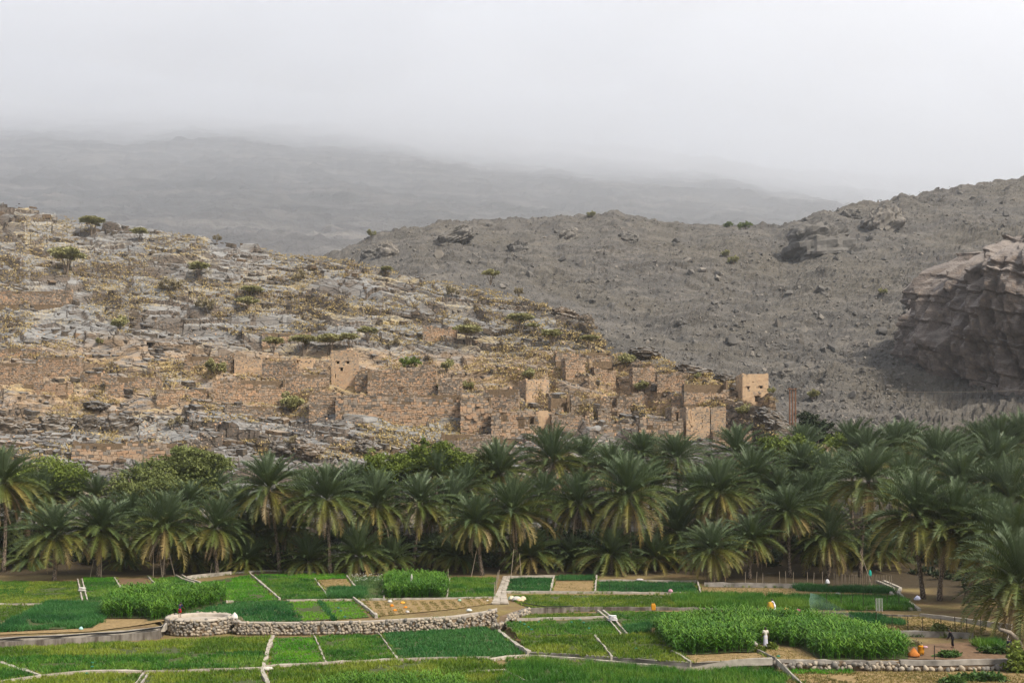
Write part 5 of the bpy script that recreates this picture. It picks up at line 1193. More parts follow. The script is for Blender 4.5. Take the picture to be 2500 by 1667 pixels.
# round cistern
cx, cyy, R0, zr = (487 - HX) / F * 107.0, 107.0, 3.3, 1.6
ci = thing('round_cistern', (cx, cyy, 0), 'round cobblestone cistern with a pale rim in the left fields', 'cistern')
def ring_mesh(prof, seg=64, wob=.04, seed=3):
    V = []
    for k in range(seg):
        a = 2 * math.pi * k / seg; w1 = (vnoise(k * .35, 0, seed) - .5) * wob * 4
        for (r_, z_) in prof: V.append(((r_ + w1) * math.cos(a), (r_ + w1) * math.sin(a), z_ + (vnoise(k * .5, 9, seed) - .5) * wob * 2))
    n = len(prof); Q = [[k * n + i, ((k + 1) % seg) * n + i, ((k + 1) % seg) * n + i + 1, k * n + i + 1] for k in range(seg) for i in range(n - 1)]
    return np.array(V), np.array(Q)
V, Q = ring_mesh([(R0, -.3), (R0 - .05, zr - .05)]); build('wall', V, Q, M_MORT, parent=ci)
V, Q = ring_mesh([(R0 + .1, zr - .12), (R0 + .12, zr), (R0 - .05, zr + .1), (R0 - .5, zr + .08), (R0 - .56, zr - .05), (R0 - .6, zr - .45)]); build('rim', V, Q, M_PATH, parent=ci, smooth=True)
a = np.linspace(0, 2 * math.pi, 40, endpoint=False); V = np.vstack([np.c_[np.cos(a) * (R0 - .5), np.sin(a) * (R0 - .5), np.full(40, zr - .28)], [[0, 0, zr - .3]]]); build('basin_floor', V, np.array([[40, k, (k + 1) % 40] for k in range(40)]), M_PATH, parent=ci)
spots = []
for k in range(84):
    zz = .06
    while zz < zr - .08:
        s = rng.uniform(.3, .5); a = (k + rng.uniform(-.6, 1.6)) / 84 * 2 * math.pi; spots.append((math.cos(a) * (R0 - .02), math.sin(a) * (R0 - .02), zz + s * .25, s)); zz += s * .72
cobble_wall(ci, spots)
# rubble wall at the lower right
P = step_wall('', np.linspace(1890, 2490, 34), 0, 0, 0, 0, 0, 0); o0 = Vector(P[0][0])
rw = thing('rubble_wall', o0, 'rough boulder wall with a concrete cap at the lower right', 'wall')
mb, _ = terrace('', np.linspace(1890, 2490, 34), 0, .0, .5, M_MORT); w_ = mb.obj('core', M_MORT, rw); w_.location = -o0
mb = MB(); strip(mb, [Vector((p.x - o0.x, p.y + .25 - o0.y, z - o0.z)) for p, z in P[17:]], .45, .14, .28); mb.obj('cap', M_CONC2, rw)
mb = MB(); strip(mb, [Vector((p.x - o0.x, p.y + .25 - o0.y, z - o0.z)) for p, z in P[:18]], .4, .06, .2, .05); mb.obj('earth_top', M_CONC2, rw)
spots = []
for i, (p, z) in enumerate(P[:-1]):
    for q in range(5 if i < 18 else 3):
        s = rng.uniform(.22, .62); h_ = (z if i < 18 else z - .35); spots.append((p.x - o0.x + rng.uniform(0, .6), p.y - o0.y + .02 - rng.uniform(0, .12), rng.uniform(.05, max(.2, h_ - .15)), s))
cobble_wall(rw, spots)
# pale path on the stone wall, and the flagged path to the grove
P = step_wall('', np.linspace(570, 1213, 44), 0, 0, 0, 0, 0, 0); mb = MB()
wd = np.interp(np.linspace(570, 1213, 44), [570, 900, 1100, 1213], [.75, .9, 1.3, 1.9]); R = []
for i, (p, z) in enumerate(P):
    j = rng.uniform(-.08, .08); R.append([(p.x, p.y + .02 + j * .4, z - .1), (p.x, p.y + wd[i] + j, z - .1), (p.x, p.y + wd[i] + j, z + .16), (p.x, p.y - .02 + j * .4, z + .16)])
mb.loft(R); tag(mb.obj('path', M_PATH), 'pale footpath along the top of the cobblestone wall', kind='structure')
fp = place('stone_path', None, loc=gp(1219, 1470)); tag(fp, 'flagstone path climbing from the wall to the grove', kind='structure')
cl = [(1221, 1474), (1222, 1460), (1224, 1448), (1229, 1434), (1234, 1420), (1239, 1406)]; Wp = [2.0, 1.6, 1.2, 1.1, 1.1, 1.2]
pw = [gp(a, b_) for a, b_ in cl]; n = 0
for i in range(len(pw) - 1):
    for q in range(5):
        f = q / 5; c = pw[i].lerp(pw[i + 1], f); w2 = Wp[i] + (Wp[i + 1] - Wp[i]) * f; L = (pw[i + 1] - pw[i]).length / 5
        for sd in (-1, 1):
            mb = MB(); mb.box((0, 0, 0), (w2 / 2 - .03, L - .04, .12), rng.normal(0, .04), jit=.08); o = mb.obj('flagstone', M_PATH, fp)
            o.location = Vector((c.x + sd * w2 / 4, c.y + L / 2, c.z + .06 + rng.uniform(-.015, .015))) - fp.location

wd_ = np.vstack(WEEDS); kx = fbm(wd_[:, 0] * .5, wd_[:, 1] * .5, 3, 88) > .42; wd_ = wd_[kx]
V, rv = tufts(wd_[:, 0], wd_[:, 1], .34, .09, 4, 89, .5, .6); tag(build('weeds', V, np.arange(len(V)).reshape(-1, 3), M_OLIVE, rnd=rv), 'weeds growing along the kerbs', kind='stuff')
# ------------------------------------------------------------------ people
M_SKIN = mat_plain('skin', (.12, .06, .035), .6, .1, 9, 0); M_HAIR = mat_plain('black_hair', (.012, .010, .009), .6, .2, 9, 0)
cloth_cache = {}
def cloth(col):
    if col not in cloth_cache: cloth_cache[col] = mat_plain('cloth', col, .9, .12, 7, .4, .1)
    return cloth_cache[col]
SKINS = []
def skin_later(name, V, E_, R, mat, parent, sub=1):
    me = bpy.data.meshes.new('skeleton'); me.from_pydata([tuple(v) for v in V], E_, []); o = bpy.data.objects.new('skeleton', me); COL.objects.link(o)
    o.modifiers.new('skin', 'SKIN'); s = o.modifiers.new('sub', 'SUBSURF'); s.levels = sub; s.render_levels = sub
    for i, d in enumerate(me.skin_vertices[0].data): d.radius = (R[i], R[i] * .85) if not hasattr(R[i], '__len__') else R[i]; d.use_root = (i == 0)
    SKINS.append((name, o, mat, parent))
def person(loc, yaw, H_, label, top, bottom, robe=False, pitch=0.0, arms=(0.15, 0.15), armfwd=(0.0, 0.0), squat=0.0, sleeve='elbow', legw=.085, step=.0):
    """faces local +Y; pitch bends the trunk forward; squat lowers the hips"""
    t = thing('person', loc, label, 'person', None, (0, 0, yaw), H_ / 1.7); c, s = math.cos(pitch), math.sin(pitch); pz = .92 - .5 * squat
    def up(x, y, z): y2, z2 = y, z - .92; return (x, y2 * c + z2 * s - .0 * squat, pz + z2 * c - y2 * s)
    hd = .35 * pitch
    J = {'pel': (0, 0, pz), 'sp': up(0, 0, 1.13), 'ch': up(0, .01, 1.33), 'nk': up(0, .01, 1.47), 'hb': up(0, .03, 1.54), 'hd': up(0, .04, 1.62), 'ht': up(0, .03, 1.70)}
    for k, sg in (('l', -1), ('r', 1)):
        a = arms[0 if sg < 0 else 1]; f = armfwd[0 if sg < 0 else 1]
        J['s' + k] = up(sg * .18, 0, 1.41); sx = np.array(J['s' + k]); dn = np.array([sg * math.sin(a), math.sin(f) * math.cos(a), -math.cos(f) * math.cos(a)])
        J['e' + k] = tuple(sx + dn * .29); d2 = np.array([sg * math.sin(a) * .6, math.sin(f + .3), -math.cos(f + .3)]); d2 /= np.linalg.norm(d2); J['w' + k] = tuple(np.array(J['e' + k]) + d2 * .25); J['h' + k] = tuple(np.array(J['w' + k]) + d2 * .09); J['d' + k] = d2
        J['p' + k] = (sg * .09, 0, pz - .03); J['k' + k] = (sg * (.10 + .1 * squat), .03 + .38 * squat + sg * step, .50 - .12 * squat); J['a' + k] = (sg * .10, -.02 + sg * step * 1.6, .08); J['t' + k] = (sg * .115, .15 + sg * step * 1.6, .035)
    nm = ['pel', 'sp', 'ch', 'nk', 'hb', 'hd', 'ht', 'sl', 'el', 'wl', 'hl', 'sr', 'er', 'wr', 'hr', 'pl', 'kl', 'al', 'tl', 'pr', 'kr', 'ar', 'tr']; ix = {n_: i for i, n_ in enumerate(nm)}
    ed = [('pel', 'sp'), ('sp', 'ch'), ('ch', 'nk'), ('nk', 'hb'), ('hb', 'hd'), ('hd', 'ht'), ('ch', 'sl'), ('sl', 'el'), ('el', 'wl'), ('wl', 'hl'), ('ch', 'sr'), ('sr', 'er'), ('er', 'wr'), ('wr', 'hr'), ('pel', 'pl'), ('pl', 'kl'), ('kl', 'al'), ('al', 'tl'), ('pel', 'pr'), ('pr', 'kr'), ('kr', 'ar'), ('ar', 'tr')]
    rad = dict(pel=.13, sp=.115, ch=.135, nk=.06, hb=.075, hd=.095, ht=.06, s=.06, e=.042, w=.03, h=.036, p=.085, k=.055, a=.038, t=.032)
    skin_later('body', [J[n_] for n_ in nm], [(ix[a], ix[b_]) for a, b_ in ed], [rad.get(n_, rad.get(n_[0])) for n_ in nm], M_SKIN, t)
    mb = MB()
    for k, sg in (('l', -1), ('r', 1)):
        h_ = np.array(J['h' + k]); d2 = J['d' + k]
        for q, L in zip((-.027, -.009, .009, .027), (.06, .075, .07, .055)): b0 = h_ + np.array([0, q, 0]); mb.tube([b0, b0 + d2 * L * .6, b0 + d2 * L + np.array([-sg * .02, 0, 0])], [.010, .009, .007], 5)
        mb.tube([h_ - d2 * .04 + np.array([0, .03, 0]), h_ + np.array([0, .062, 0]) + d2 * .01, h_ + np.array([0, .066, 0]) + d2 * .04], [.012, .010, .008], 5)
    mb.obj('fingers', M_SKIN, t)
    hd_ = Vector(J['hd']); mb = MB(); hx = []
    for i in range(6):
        q = i / 5; r_ = .112 * math.cos(q * 1.45) + .004; hx.append([(hd_.x + r_ * math.cos(a) * .92, hd_.y - .018 + r_ * math.sin(a), hd_.z - .01 + .115 * math.sin(q * 1.5) - .05 * (1 - q) * (math.sin(a) < -.2)) for a in np.linspace(0, 2 * math.pi, 12, endpoint=False)])
    mb.loft(hx); mb.obj('hair', M_HAIR, t)
    mb = MB(); f = Vector(J['hd']) + Vector((0, .10, -.02))
    mb.box(f + Vector((0, .01, -.015)), (.025, .03, .045)); [mb.box(f + Vector((e * .033, -.008, .015)), (.022, .012, .01)) for e in (-1, 1)]; mb.box(f + Vector((0, -.008, -.055)), (.045, .012, .012)); [mb.box(Vector(J['hd']) + Vector((e * .098, 0, -.02)), (.02, .03, .05)) for e in (-1, 1)]; mb.obj('face', M_SKIN, t)
    sh = ['pel', 'sp', 'ch', 'sl', 'sr'] ; rr = [.15, .14, .155, .088, .088]; es = [(0, 1), (1, 2), (2, 3), (2, 4)]; V = [J[n_] for n_ in sh]
    V.append((0, 0, pz - .09)); rr.append(.15); es.append((0, 5))
    for k, b_ in (('l', 3), ('r', 4)):
        e = np.array(J['e' + k]); s0 = np.array(J['s' + k]); V.append(tuple(s0 + (e - s0) * (.8 if sleeve == 'elbow' else 1))); rr.append(.07); es.append((b_, len(V) - 1))
        if sleeve == 'long': V.append(J['w' + k]); rr.append(.05); es.append((len(V) - 2, len(V) - 1))
    skin_later('shirt', V, es, rr, cloth(top), t)
    if robe:
        mb = MB(); R = []
        for q in np.linspace(0, 1, 9): rx = .155 + .06 * q; R.append([((rx + .012 * math.sin(a * 7 + q)) * math.cos(a), (rx * .72 + .012 * math.sin(a * 9)) * math.sin(a), pz + .10 - (pz + .04) * q) for a in np.linspace(0, 2 * math.pi, 22, endpoint=False)])
        mb.loft(R); mb.obj('wrap_skirt', cloth(bottom), t, smooth=True)
    else:
        V = [J['pel'], J['pl'], J['kl'], J['pr'], J['kr']]; es = [(0, 1), (1, 2), (0, 3), (3, 4)]; rr = [.145, .115, legw, .115, legw]; V.append(tuple(np.array(J['pel']) * .5 + np.array(J['sp']) * .5)); es.append((0, 5)); rr.append(.135)
        if sleeve == 'long':
            for k, b_ in (('l', 2), ('r', 4)): V.append(tuple(np.array(J['a' + k]) + np.array([0, 0, .12]))); es.append((b_, len(V) - 1)); rr.append(.07)
        skin_later('trousers', V, es, rr, cloth(bottom), t)
    return t
a = math.atan2
cisz = Vector((-(0), 0, 0))
pc = at(439, 1503, 105.3); person((pc.x, 105.3, 1.68), -.25, 1.62, 'person in navy shirt and red shorts on the cistern rim', (.02, .022, .06), (.33, .012, .015), pitch=.25, armfwd=(.5, .5), legw=.105)
person(gp(1869, 1580), .1, 1.78, 'person in white shirt and long wrap beside the big maize', (.50, .47, .41), (.46, .45, .53), robe=True, arms=(.26, .3))
p = gp(1891, 1499); person(p, 1.2, 1.72, 'person in white bending over a tall straw sack', (.62, .60, .66), (.6, .58, .64), robe=True, pitch=.35, armfwd=(1.1, 1.1))
person(gp(2326, 1582), .9, 1.72, 'person in black bending on the brown plot', (.012, .012, .016), (.010, .010, .013), pitch=.45, armfwd=(.12, .2), sleeve='long', step=.05)
person(gp(2464, 1599), .3, 1.45, 'person in dark blue standing by the fallen trunk', (.012, .014, .03), (.012, .013, .025), sleeve='long')
person(gp(1846, 1583), .5, 1.7, 'crouching person in grey at the maize edge', (.38, .36, .31), (.33, .31, .27), pitch=1.15, squat=1.0, armfwd=(.3, .3))
person(gp(1955, 1507), .4, 1.6, 'crouching person in pink and yellow beyond the maize', (.38, .05, .16), (.45, .32, .03), pitch=.9, squat=.7, armfwd=(.4, .4))
dg = bpy.context.evaluated_depsgraph_get()
for name, o, mat, par in SKINS:
    ev = o.evaluated_get(dg); me = bpy.data.meshes.new_from_object(ev); me.name = name; me.materials.clear(); me.materials.append(mat)
    for p_ in me.polygons: p_.use_smooth = True
    place(name, me, par)
for name, o, mat, par in SKINS:
    m_ = o.data; bpy.data.objects.remove(o); bpy.data.meshes.remove(m_)

# ------------------------------------------------------------------ sacks, bags and other things in the fields
def sack_mesh(w, d, h, seed, tip=0.0, flat=.6, wr=.2):
    r_ = np.random.default_rng(seed); n, m_ = 18, 11; V = []
    for i in range(m_):
        ph = -math.pi / 2 + math.pi * i / (m_ - 1); cr = abs(math.cos(ph)) ** flat; zz = math.copysign(abs(math.sin(ph)) ** flat, ph)
        for k in range(n):
            a = 2 * math.pi * k / n; q = 1 + (fbm(k * .8 + seed, i * .9, 3, seed) - .5) * wr * 4; pin = 1 - tip * max(0, zz) ** 1.0 * .85
            zz = max(zz, -.55); V.append((w / 2 * cr * math.cos(a) * q * pin, d / 2 * cr * math.sin(a) * q * pin, h * .36 + h / 2 * zz * (1 + .25 * tip * (zz > .5)) + (vnoise(k, i, seed + 2) - .5) * wr * h * .5))
    Q = [[i * n + k, i * n + (k + 1) % n, (i + 1) * n + (k + 1) % n, (i + 1) * n + k] for i in range(m_ - 1) for k in range(n)]
    return np.array(V), np.array(Q)
def sack(label, p, w, d, h, col, tip=0.0, rz=0.0, name='sack', dz=0.0, group=None, seed=None, flat=.75, tilt=0.0):
    sack.n += 1; V, Q = sack_mesh(w, d, h, seed or sack.n, tip, flat); o = build(name, V, Q, cloth(col), smooth=True); o.location = p + Vector((0, 0, dz)); o.rotation_euler = (tilt, 0, rz)
    return tag(o, label, 'sack' if name == 'sack' else name.replace('_', ' '), group)
sack.n = 0
WH = (.44, .42, .39); ORG = (.50, .18, .02)
p = gp(200, 1447); sack('lower white sack across the left channel', p, 1.0, .55, .28, WH, dz=.24); sack('upper white sack across the left channel', p, .9, .5, .28, WH, dz=.50, rz=.1)
sack('small turquoise and white bag on the tan strip', gp(198, 1537), .45, .35, .35, (.30, .50, .47), .5, name='bag')
sack('knotted white sack on the stone wall path', gp(573, 1522, .15), .7, .6, .75, (.55, .51, .47), .9)
for i, (a, b_, w, h, cc, lb) in enumerate([(1262, 1466, 1.2, .6, (.42, .40, .37), 'large white sack heap right of the path'), (1277, 1466, .8, .6, (.55, .45, .33), 'cream sack leaning on the large white heap'), (1249, 1464, .7, .55, (.56, .50, .38), 'small cream sack left of the large white heap'), (1270, 1468, .9, .42, (.60, .42, .28), 'peach cloth in front of the large white heap')]): sack(lb, gp(a, b_), w, w * .7, h, cc, .4)
sack('blue-green bag between path and sack heap', gp(1246, 1464), .5, .4, .45, (.12, .35, .33), .4, name='bag')
p = gp(1496, 1519)
for i, lb in enumerate(('bottom', 'second', 'third', 'topmost')): sack('folded white sack over the slanting channel, %s of four' % lb, p, 1.0 - .04 * i, .7, .17, (.58 - .05 * (i % 2), .54, .55), 0, .1 * i, dz=.2 + .14 * i, flat=.45, group='folded sacks on the channel')
# yellow can: body, neck, handle
p = gp(1595, 1493); t = thing('jerrycan', p, 'yellow plastic can standing against the long wall', 'can'); M_YEL = mat_plain('yellow_plastic', (.50, .22, .015), .45, .12, 4, .2)
mb = MB(); mb.loft([[(x * .24 * s, y * .17 * s, z) for x, y in ((-1, -.8), (-.8, -1), (.8, -1), (1, -.8), (1, .8), (.8, 1), (-.8, 1), (-1, .8))] for z, s in ((.2, .92), (.24, 1), (.55, 1.02), (.78, 1), (.86, .8))]); mb.obj('body', M_YEL, t)
mb = MB(); mb.tube([(.12, 0, .84), (.12, 0, .97)], .05, 8); mb.obj('neck', M_YEL, t); mb = MB(); mb.tube([(.02, 0, .84), (-.02, 0, .95), (-.14, 0, .95), (-.18, 0, .82)], .028, 6); mb.obj('handle', M_YEL, t)
for a, b_, w, cc, lb, nm in [(952, 1470, .7, WH, 'crumpled white bag in the square stubble plot', 'bag'), (957, 1480, .6, ORG, 'orange net bag below the crumpled white bag', 'bag'), (964, 1491, .5, ORG, 'lowest orange net bag in the stubble plot', 'bag'), (983, 1473, .6, (.60, .30, .05), 'orange net bag right of the crumpled white bag', 'bag'), (990, 1484, .5, ORG, 'small orange bag lower right in the stubble plot', 'bag'), (995, 1495, .55, WH, 'white bag at the lower edge of the stubble plot', 'bag'), (1122, 1467, .6, (.25, .40, .30), 'green and white bag at the right of the stubble plot', 'bag'), (1190, 1467, .35, WH, 'tiny white bag near the stone path', 'bag'), (1145, 1492, .7, (.55, .58, .55), 'pale plastic sheet on the wall path', 'bag')]:
    sack(lb, gp(a, b_), w, w * .7, w * .5, cc, .3, rng.uniform(0, 3), name=nm)
p = gp(1880, 1500); sack('tall straw sack held by the bending person in white', p, .75, .65, 1.55, (.36, .22, .03), .15)
sack('orange sack lying behind the big maize', gp(1905, 1500), 1.3, .7, .6, (.62, .33, .07), .2); sack('orange sack with tied corner right of the lying one', gp(1920, 1500), 1.0, .65, .8, (.62, .33, .09), .6); sack('pale orange cloth trailing beyond the big maize', gp(1935, 1501), 1.4, .5, .3, (.55, .38, .15), .1, name='cloth')
sack('slumped orange sack on the brown plot', gp(2231, 1604), 0.9, .6, .8, (.42, .15, .035), .95, -.3, tilt=-.15); sack('open upright orange sack on the brown plot', gp(2248, 1599), .48, .4, .95, (.45, .19, .015), -.15, flat=.3); sack('pink and white cloth on the open orange sack', gp(2259, 1600), .4, .3, .15, (.45, .28, .34), .2, name='cloth', dz=.68)
sack('white jug beside the weedy strip', gp(2020, 1425), .6, .5, .7, (.5, .5, .52), .3, name='jug'); sack('white bag lying on the straw strip', gp(2046, 1451), .7, .3, .3, WH, .1, name='bag')
sack('white cloth over a frame under the right palms', gp(2240, 1473), .7, .5, .6, (.40, .42, .55), .5, name='cloth', dz=.4); sack('white cloth on the kerb of the thirteenth palm plot', gp(1562, 1420), 1.0, .4, .3, (.45, .42, .42), .2, name='cloth', dz=.2); sack('pink bundle in the deep green plot', gp(1637, 1446), .6, .4, .5, (.40, .22, .27), .5, name='bundle')
sack('white stones piled at the winding path', gp(655, 1636), .9, .5, .35, (.5, .47, .42), .2, name='stone_pile')
# white cloth on a stick in the middle maize
p = gp(1005, 1452); t = thing('scarecrow', p, 'white cloth scarecrow standing in the middle maize', 'scarecrow'); mb = MB(); mb.tube([(0, 0, 0), (0, 0, 2.6)], .03, 6); mb.obj('stick', M_WOOD, t)
mb = MB(); mb.loft([[(r_ * math.cos(a), r_ * .6 * math.sin(a), z) for a in np.linspace(0, 6.28, 9)[:-1]] for z, r_ in ((1.75, .16), (2.1, .13), (2.45, .09), (2.65, .03))]); mb.obj('cloth', cloth(WH), t)
scr = [(1270, 1521), (1280, 1527), (1290, 1534), (1297, 1540), (1315, 1521), (1395, 1522), (1416, 1516), (1425, 1523), (1438, 1537), (780, 1469), (785, 1479), (795, 1487), (803, 1497), (812, 1507), (826, 1487), (832, 1494), (842, 1509), (1553, 1587), (1900, 1606), (225, 1622), (225, 1632), (212, 1648)]
for a, b_ in scr: sack('small teal plastic scrap lying on a plot', gp(a, b_), .3, .25, .15, (.03, .15, .10), .2, rng.uniform(0, 3), name='plastic_scrap', group='teal plastic scraps on the plots', dz=.12)
# hay heaps
M_HAY = crop_mat('cut_green', (.03, .075, .012), (.055, .12, .02), (.10, .16, .035))
def heap(label, px, row, w, d, h, mat, n=900, cat='hay heap', name='hay_heap', leaf=.3):
    p = gp(px, row); V, T, rv = clump_crown([(0, 0, h * .35, w / 2, d / 2, h * .75), (w * .2, 0, h * .3, w * .35, d * .4, h * .6)], n, leaf, int(px)); o = build(name, V, T, mat, rnd=rv); o.location = p; tag(o, label, cat)
heap('dark green cut fodder heap on the brown plot', 2310, 1603, 2.0, 1.0, .45, M_HAY); heap('long cut fodder heap left of the dark blue person', 2428, 1594, 2.4, 1.4, .6, M_HAY); heap('dark straw heap behind the orange sacks', 2230, 1576, 1.3, .8, .4, M_DRYSHRUB); heap('cut green heap in the bottom right straw', 2390, 1662, 3.5, 1.4, .6, M_HAY, 1500); heap('small cut green heap in the bottom right straw', 2330, 1668, 1.6, 1, .4, M_HAY)
heap('round leafy bush behind the grey wall', 2292, 1552, 1.9, 1.4, 1.1, M_GHAF, 1300, 'shrub', 'shrub'); heap('fresh green bush at the lower right edge', 2492, 1640, 2.6, 1.8, 2.0, M_BRIGHT, 2200, 'shrub', 'shrub'); heap('small green plant at the feet of the standing person', 1880, 1584, 1.0, .6, .4, M_BRIGHT, 400, 'plant', 'plant'); heap('leafy plants beside the crouching person', 1853, 1590, 1.0, .6, .5, M_BRIGHT, 400, 'plant', 'plant')
# fences
M_POST = mat_plain('dark_post', (.03, .022, .018), .8, .3, 6, .2); M_STICK = mat_plain('grey_stick', (.27, .22, .165), .9, .3, 5, .3); M_GALV = mat_plain('pale_metal', (.42, .42, .40), .6, .2, 5, 0)
def fence(label, spots, hgt, mat, rad=.035, wires=2, lean=.03, name='fence', cat='fence'):
    P = [gp(a, b_) for a, b_ in spots]; t = thing(name, P[0], label, cat)
    for p in P:
        h_ = hgt * rng.uniform(.9, 1.08); mb = MB(); mb.tube([(0, 0, -.2), (rng.normal(0, lean) * h_, rng.normal(0, lean) * h_, h_)], [rad, rad * .85], 6); o = mb.obj('post', mat, t); o.location = p - P[0]
    for k in range(wires):
        z = hgt * (.45 + .45 * k / max(1, wires - 1)); mb = MB(); mb.tube([tuple(p - P[0] + Vector((0, 0, z - .02 * (i % 2)))) for i, p in enumerate(P)], .008, 4); mb.obj('wire', M_POST, t)
    return t
fence('row of dark posts along the wall below the lush strip', [(a, 1484) for a in (2019, 2053, 2081, 2108, 2138, 2165, 2195)], 1.7, M_POST)
fence('row of dark posts on the straw plot at the right', [(2138, 1535), (2177, 1547), (2217, 1549), (2253, 1550), (2298, 1551), (2333, 1551), (2361, 1552), (2395, 1548)], 1.75, M_POST)
fence('wire fence on thin pale posts under the palms', [(1820, 1424), (1846, 1425), (1862, 1425), (1904, 1426), (1919, 1426), (1936, 1427), (1972, 1427), (1986, 1428), (2008, 1428)], 1.7, M_STICK)
fence('fence of thin upright sticks beside the thick leaning palm', [(2036 + i * 5.3 + rng.uniform(-1.5, 1.5), 1430 + i * .35) for i in range(28)], 1.75, M_STICK, .03, 1, .05)
fence('grey stick fence left of the stone path', [(1207, 1456), (1209, 1446), (1211, 1438), (1213, 1428), (1215, 1420), (1217, 1411)], 1.3, M_STICK, .05)
fence('single dark stake on the brown plot', [(2281, 1611)], 1.15, M_POST, .04, 0); fence('dark posts on the deep green plot', [(1489, 1447), (1529, 1448), (1545, 1447), (1619, 1448)], 1.5, M_POST, .025)
# white lattice gate leaning on the posts
p = gp(2147, 1492); t = thing('lattice_gate', p, 'white metal lattice gate among the dark posts', 'gate')
for x in (-.35, 0, .35): mb = MB(); mb.tube([(x, 0, 0), (x * .98, .1, 1.45)], .025, 5); mb.obj('upright', M_GALV, t)
for k in range(11): mb = MB(); z = .1 + k * .13; mb.tube([(-.36, z * .07, z), (.36, z * .07, z)], .015, 4); mb.obj('bar', M_GALV, t)
# green net hung on the posts
m, nt, b = nodes_of('green_net', .8, .1); b.inputs['Base Color'].default_value = (.16, .27, .24, 1); b.inputs['Alpha'].default_value = .4; M_NET = m
P = [gp(a, b_) for a, b_ in ((1976, 1490), (2000, 1490), (2030, 1496), (2060, 1508), (2092, 1522))]; V = []; hs = (2.0, 1.75, 1.2, 1.0, .5)
for i, p in enumerate(P):
    for k in range(6): V.append(tuple(p - P[0] + Vector((.1 * math.sin(k * 1.7 + i), .12 * math.cos(k + i * 2), hs[i] * k / 5))))
o = build('net', V, np.array([[i * 6 + k, (i + 1) * 6 + k, (i + 1) * 6 + k + 1, i * 6 + k + 1] for i in range(4) for k in range(5)]), M_NET, smooth=True); o.location = P[0]; tag(o, 'pale green net hanging beside the big maize', 'net')
# props, poles
def pole(label, p0, p1, r=.05, mat=M_STICK, name='wooden_pole'):
    a = Vector(p0); mb = MB(); mb.tube([(0, 0, -.15), tuple(Vector(p1) - a)], [r, r * .8], 6); o = mb.obj(name, mat); o.location = a; tag(o, label, 'pole')
def stand(px, row, px2, row2): a = gp(px, row); return a, at(px2, row2, a.y)
pole('straight wooden pole left of the two crossed poles', *stand(374, 1409, 375, 1345)); pole('pole leaning left, first of two crossed poles', *stand(396, 1408, 389, 1345))
p = gp(407, 1408); t = thing('pole_frame', p, 'wooden frame of two poles and a crossbar under the palms', 'frame'); k = p.y / F
for (a, b_, c_, d) in ((397, 1408, 403, 1355), (427, 1407, 413, 1350), (402, 1364, 416, 1362)):
    mb = MB(); mb.tube([((a - 407) * k, 0, (1408 - b_) * k), ((c_ - 407) * k, 0, (1408 - d) * k)], .05, 6); mb.obj('pole', M_STICK, t)
pole('short leaning pole left above the low concrete wall', *stand(512, 1404, 518, 1374)); pole('short upright pole above the low concrete wall', *stand(530, 1402, 530, 1372)); pole('left leaning pole by the head of the stone path', *stand(1247, 1412, 1254, 1340)); pole('right leaning pole by the head of the stone path', *stand(1273, 1411, 1268, 1350)); pole('thin pole beside the tenth palm trunk', *stand(1150, 1408, 1163, 1345)); pole('long pole leaning on the thick palm trunk', *stand(2129, 1428, 2100, 1345)); pole('post at the corner of the middle maize', *stand(1094, 1415, 1094, 1388)); pole('thin pole left of the third palm trunk', *stand(219, 1411, 229, 1365)); pole('thin reddish pole before the third palm trunk', *stand(247, 1411, 248, 1352))
a = gp(2127, 1428); sack('turquoise cloth hanging on the long leaning pole', at(2124, 1407, a.y), .4, .2, 1.0, (.02, .30, .24), .3, name='cloth')
# fallen trunk at the right
p = gp(2440, 1580); mb = MB(); mb.tube([(0, 0, 1.6), (1.0, .2, 1.3), (1.7, .3, .7), (2.0, .2, 0)], [.16, .2, .2, .22], 8); mb.tube([(.9, .2, 1.3), (.7, 0, .6), (1.0, -.2, 0)], [.12, .13, .14], 8); o = mb.obj('fallen_trunk', mat_plain('dead_wood', (.22, .185, .15), .95, .3, 3, .5), smooth=True); o.location = p; tag(o, 'bent grey dead trunk by the right edge', 'trunk')
# black hose across the plot
mb = MB(); q = [gp(a, b_) + Vector((0, 0, .25)) for a, b_ in ((1275, 1476), (1300, 1481), (1335, 1487), (1400, 1488))]; mb.tube([tuple(v - q[0]) for v in q], .05, 6); o = mb.obj('hose', M_PIPE); o.location = q[0]; tag(o, 'black hose running from the cobble heap to the wall', 'hose')
# white flowers
P = poly_world([(858, 1410), (931, 1408), (932, 1425), (866, 1426)]); x, y = sample(P, 5); z = ground(x, y) + rng.uniform(.4, .7, len(x)); c = np.c_[x, y, z]; d = rng.normal(0, .045, (len(x), 3, 3)); V = (c[:, None, :] + d).reshape(-1, 3)
tag(build('white_flowers', V, np.arange(len(V)).reshape(-1, 3), cloth((.7, .7, .66))), 'white flowers at the back of the pale plot', kind='stuff')
# dark planted row in the lime plot
x0 = [gp(a, b_) for a, b_ in ((780, 1468), (815, 1514))]; n = 160; f = rng.random(n); c = np.array([x0[0].lerp(x0[1], q)[:] for q in f]) + np.c_[rng.normal(0, .12, (n, 2)), np.zeros(n)]
V, rv = tufts(c[:, 0], c[:, 1], .5, .1, 5, 33); tag(build('row_crop', V, np.arange(len(V)).reshape(-1, 3), M_DEEP, rnd=rv), 'dark planted row across the lime plot', kind='stuff')
